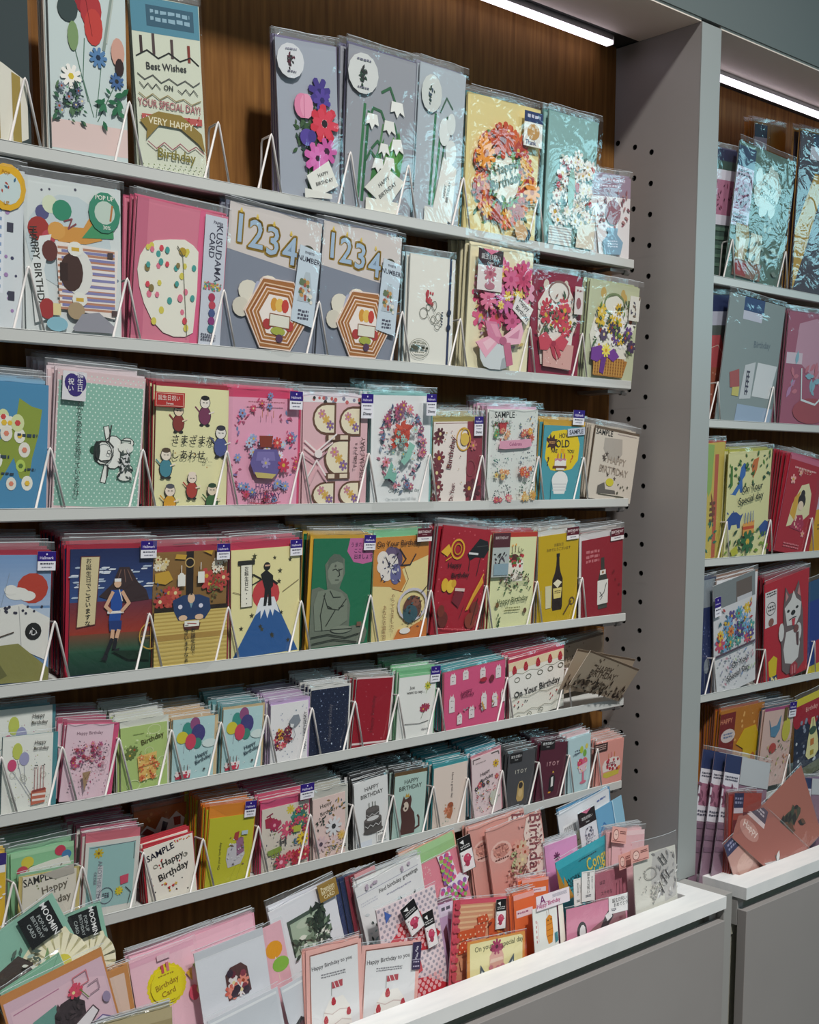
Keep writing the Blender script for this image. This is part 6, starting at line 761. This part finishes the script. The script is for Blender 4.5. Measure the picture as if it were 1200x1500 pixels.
('greeting_card', -0.115, -0.2142, 0.7702, 1.1, -6, 112.3, 88.2, 77.4, 'b33', '', '', '', 2, 'EEE', 22, 'card', 'ivory card with silver embossed rose in a clear bag', 'silver rose card'),
('cat_label', -0.1581, -0.2106, 0.8515, 0.6, -6, 46.3, 22.2, 0, 'cat', '', '', '', 0.3, 'EEE', 0, 'label', 'pink face label stuck on the silver rose card bag', ''),
('greeting_card', -0.1353, -0.1684, 0.7872, 7.8, -6, 85.6, 97.8, 90.6, 'b34', '', '', '6,26,E6BCC0,0,0', 1.2, 'EEE', 8, 'card', 'pale pink card bag behind the silver rose card', 'pale pink bag card'),
('cat_label', -0.158, -0.1655, 0.8711, 15.5, -6, 38.2, 26.1, 0, 'cat', '', '', '', 0.3, 'EEE', 0, 'label', 'pink face label highest of the three, beside the blue ribbon card', ''),
('cat_label', -0.1766, -0.1958, 0.84, -1.4, -6, 31.1, 24.5, 0, 'cat', '', '', '', 0.3, 'EEE', 0, 'label', 'pink face label left of the silver rose bag, above mauve card', ''),
('greeting_card', 0.2223, -0.0592, 1.8294, -3.3, 4, 89.8, 213.0, 6.5, 'r1a', '', '', '3,18,5A5A78,0,0', 1.2, 'EEE', 8, 'card', 'dark green packet card behind the neighbouring pillar edge', 'dark green packet card'),
('greeting_card', 0.3107, -0.0787, 1.8229, 2.7, 4, 181.7, 230.5, 5.5, 'r1b', '', '', '', 2, 'EEE', 8, 'card', 'large crinkled green packet card with white cloud shaped Happy Birthday', 'white cake packet card'),
('greeting_card', 0.4075, -0.0414, 1.9323, -5.1, 4, 104.7, 186.4, 5.2, 'r1c', '', '', '4,16,B87830,0,0', 1.2, 'EEE', 8, 'card', 'orange packet card at the back of the top neighbouring shelf', 'orange packet card'),
('greeting_card', 0.5589, -0.0747, 1.8234, -3.1, 4, 220.3, 293.0, 4.5, 'r1d', '', '', '3,20,B88A34,0,0', 2, 'EEE', 8, 'card', 'grey packet card with yellow ribbon shape at frame edge', 'yellow ribbon packet card'),
('greeting_card', 0.2256, -0.0588, 1.5717, -5.0, 4, 82.1, 219.2, 5.8, 'r2l', '', '', '2,14,454C50,0,0', 1.2, 'EEE', 8, 'card', 'dark packet card with pink flowers behind the pillar edge', 'pink flower packet card'),
('greeting_card', 0.2982, -0.0784, 1.5672, 3.1, 4, 184.5, 222.6, 5.0, 'r2a', '', '', '', 2, 'EEE', 8, 'card', 'grey blue packet card with white box shapes', 'white box packet card'),
('greeting_card', 0.5268, -0.0757, 1.5703, -1.0, 4, 202.7, 211.5, 8, 'r2b', '', '', '3,20,8A5A6A,0,0', 2, 'EEE', 8, 'card', 'pink packet card with curved white string on the second neighbouring shelf', 'pink packet card'),
('greeting_card', 0.2206, -0.0685, 1.3164, -4.6, 4, 57.0, 212.2, 6.6, 'r3a', '', '', '2,12,B04A34,0,0', 1.2, 'EEE', 8, 'card', 'yellow jungle card with palm leaf by the pillar', 'yellow palm card'),
('greeting_card', 0.3182, -0.0785, 1.3171, -4.0, 4, 143.1, 196.6, 5.0, 'r3b', '', '', '4,30,A8A834,0,0', 1.2, 'EEE', 8, 'card', 'cream card with blue dinosaurs and candle cake', 'dinosaur card'),
('greeting_card', 0.4852, -0.0774, 1.3159, 8.6, 4, 129.1, 186.1, 2.2, 'r3c', 'C86A88,5,0,0,0', '', '5,34,B03044,0,0', 1.2, 'EEE', 8, 'card', 'red card with kimono doll in golden arch', 'kimono doll card'),
('greeting_card', 0.6212, -0.0764, 1.3154, -6.1, 4, 135.9, 150.1, 3.6, 'r3d', '', '', '', 1.2, 'EEE', 8, 'card', 'yellow and lilac card cut by the frame edge', 'yellow lilac card'),
('greeting_card', 0.2136, -0.0684, 1.0631, -4.9, 4, 41.0, 217.4, 6.9, 'r4a', '', '', '2,14,2A3558,0,0', 1.2, 'EEE', 8, 'card', 'navy night sky card beside the pillar', 'night sky card'),
('greeting_card', 0.3014, -0.0784, 1.0638, -10.1, 4, 136.0, 219.0, 2, 'r4b', '', 'hm,-2,10,14,17', '3,26,8A6A5A,0,0', 2, 'EEE', 8, 'card', 'white card with colourful cluster reading On Your Special Day', 'colourful special day card'),
('greeting_card', 0.4826, -0.0774, 1.0634, -9.5, 4, 159.4, 212.0, 2, 'r4c', '', '', '4,30,8A2A3A,0,0', 2, 'EEE', 8, 'card', 'red card with grey husky dog holding microphone', 'husky singer card'),
('greeting_card', 0.6442, -0.0761, 1.0596, -9.1, 4, 153.0, 210.2, 2, 'r4d', '', '', '', 1.2, 'EEE', 8, 'card', 'blue and red card right of the husky dog', 'blue red card'),
('greeting_card', 0.3318, -0.0688, 0.8735, -0.6, 4, 150.4, 151.2, 8, 'r5a', '', '', '6,42,9A4A28,0,0', 1.2, 'EEE', 8, 'card', 'orange card with yellow bird and dark red label', 'yellow bird card'),
('greeting_card', 0.4404, -0.0797, 0.8575, 1.7, 4, 109.0, 154.9, 8, 'r5b', '', 'hm,78,-4,24,20', '4,34,3A4A5A,0,0', 1.2, 'EEE', 8, 'card', 'pale pink card with blue bird and small flowers', 'blue bird card'),
('greeting_card', 0.5957, -0.0781, 0.8487, -8.0, 4, 138.9, 179.6, 2.2, 'r5c', '', '', '', 1.2, 'EEE', 8, 'card', 'navy snow card with red awning and glowing lantern', 'lantern card'),
('greeting_card', 0.1082, -0.1693, 0.7813, 14.6, -4, 140.5, 197.3, 74.9, 'r6m', '', '', '', 1.2, 'EEE', 6, 'card', 'mauve bag card closest to the pillar', 'mauve bag card'),
('greeting_card', 0.1264, -0.1814, 0.7802, 15.0, -4, 142.2, 192.9, 73.2, 'r6m', '', '', '', 1.2, 'EEE', 6, 'card', 'mauve bag card in the middle of its trio', 'mauve bag card'),
('greeting_card', 0.1446, -0.1935, 0.7792, 15.5, -4, 144.1, 188.5, 71.5, 'r6m', '', '', '', 1.2, 'EEE', 6, 'card', 'mauve bag card foremost of its trio', 'mauve bag card'),
('greeting_card', 0.1491, -0.2069, 0.7881, 9.6, -4, 87.2, 118.2, 90.5, 'r6r', '', '', '3,14,8A3A3A,0,0', 1.2, 'EEE', 4, 'card', 'dark red bag card with navy label behind the tilted terracotta card', 'dark red bag card'),
('greeting_card', 0.2569, -0.2148, 0.7728, -19.9, -8, 287.9, 111.1, 37.2, 'r6t', '', '', '', 1.2, 'EEE', 3, 'card', 'terracotta bag card tilted steeply with dark plant picture', 'steep terracotta card'),
('greeting_card', 0.2128, -0.2247, 0.7588, 39.2, -12, 262.2, 92.0, 5, 'r6s', '', '', '', 1.2, 'EEE', 3, 'card', 'terracotta bag card lying low at the neighbouring bin front', 'low terracotta card'),
('greeting_card', 0.4033, -0.1961, 0.7696, 11.2, -4, 130.1, 118.9, 66.8, 'r6m', '', '', '3,12,8A7090,0,0', 1.2, 'EEE', 6, 'card', 'mauve bag card at the frame edge beyond the terracotta cards', 'edge mauve bag card')]

TAGS={}
def build(it,idx):
    name,x,y,z,rot,lean,w,h,ext,art,env,tag,st,t,body,sl,cat,label,short=it
    w/=1000;h/=1000;ext/=1000;t/=1000;sl/=1000
    root=thing(name,label,cat,(x,y,z));root.rotation_mode='YXZ';root.rotation_euler=(R(lean),R(rot),0)
    me,top=art_mesh(art,w,h,ext,t,body)
    if not (env or tag or st or sl) and t<.0005:
        # slips, tags and labels: a single thin sheet with its print
        m=MB();m.box(-w/2,0,0,w/2,t,h,0,hexc(bg_of(art)))
        obj('sheet',m.mesh('sheet',[PAPER]),root);obj('printed_design',me,root);return
    bg=bg_of(art);m=MB()
    m.box(-w/2,0,-ext,w/2,t*.42,h,0,hexc(bg));m.box(-w/2+.0004,t*.58,-ext,w/2+.0006,t,h-.0006,0,hexc(body))
    m.box(-w/2,t*.42,-ext,-w/2+.0006,t*.58,h,0,hexc(bg))
    if ext: m.face([(-w/2,-.0002,-ext),(w/2,-.0002,-ext),(w/2,-.0002,0),(-w/2,-.0002,0)],0,hexc(bg))
    obj('card_body',m.mesh('card_body',[PAPER]),root)
    obj('printed_design',me,root)
    back=t
    if env:
        ec,eu,er,el,eb=env.split(',');eu,er,el,eb=[float(q)/1000 for q in (eu,er,el,eb)]
        m=MB();m.box(-w/2-el,t+.0002,-ext,w/2+er,t+.0012,h+eu,0,hexc(ec))
        m.face([(-w/2-el,t+.0001,h+eu),(w/2+er,t+.0001,h+eu),(0,t+.00005,h+eu-min(.02,h*.3))],0,tuple(k*.9 for k in hexc(ec)[:3])+(1,))
        obj('envelope',m.mesh('envelope',[PAPER]),root);back=t+.0012
    if sl:
        extra=float(env.split(',')[1])/1000 if env else 0
        obj('clear_sleeve',sleeve_mesh(w+.002,h+extra,top,sl,ext,idx),root)
    if tag:
        k,u0,v0,uw,vh=tag.split(',');u0,v0,uw,vh=map(float,(u0,v0,uw,vh))
        tw,thh=w*uw/100,h*vh/100
        m=MB();a=Art(tw,thh,m);a.run(ART[k]);m.box(-tw/2,0,0,tw/2,.0003,thh,0,hexc('E9E8F0'))
        obj('price_tag',m.mesh('price_tag',[PAPER]),root,(w*((u0+uw/2)/100-.5),-top-.0009,h*(1-(v0+vh)/100)))
    if st:
        n,dep,c,dx,_=st.split(',');n=int(n);n=n+n//2 if n>3 else n;dep=float(dep)/1000;rg=random.Random(idx*3+1)
        ex=float(env.split(',')[1])/1000 if env else .002
        sp=(dep-back)/n;th=min(sp*.8,.004)
        mb_=stack_mb(w+.002,h+ex,ext,th,c,sl*1000,bg,idx);sm=mb_.mesh('stacked_card',[PAPER,FLAP]);keep=2 if h*w>.012 else 1
        rise=.31 if z>1.2 or y>-.1 else .0
        for k in range(n):
            d=back+.0005+sp*(k+.5)
            lc=Vector((x+rg.uniform(-.0022,.0022),y+d,z+d*rise+rg.uniform(-.0015,.0015)))
            rx,ry=R(lean*max(0,1-k*.15)+rg.uniform(-.6,.6)),R(rot*.6+rg.uniform(-1.1,1.1))
            if k>=keep:
                T=Matrix.Translation(lc)@Matrix.Rotation(rx,4,'X')@Matrix.Rotation(ry,4,'Y');b0=len(LEFT.v)
                LEFT.v+=[tuple(T@Vector(p)) for p in mb_.v];LEFT.f+=[tuple(i+b0 for i in f_) for f_ in mb_.f];LEFT.m+=mb_.m;LEFT.c+=mb_.c
                continue
            o=obj('greeting_card',sm,None,lc);o.rotation_mode='YXZ';o.rotation_euler=(rx,ry,0)
            o['category']=cat;o['label']='sleeved copy filed in the stack behind the '+(short or label);o['group']='copies behind the '+(short or label)
for i,it in enumerate(ITEMS): build(it,i)
lo=obj('stacked_cards',LEFT.mesh('stacked_cards',[PAPER,FLAP]));lo['kind']='stuff';lo['category']='cards'
lo['label']='edges of the many sleeved cards filed deep in all the stacks'
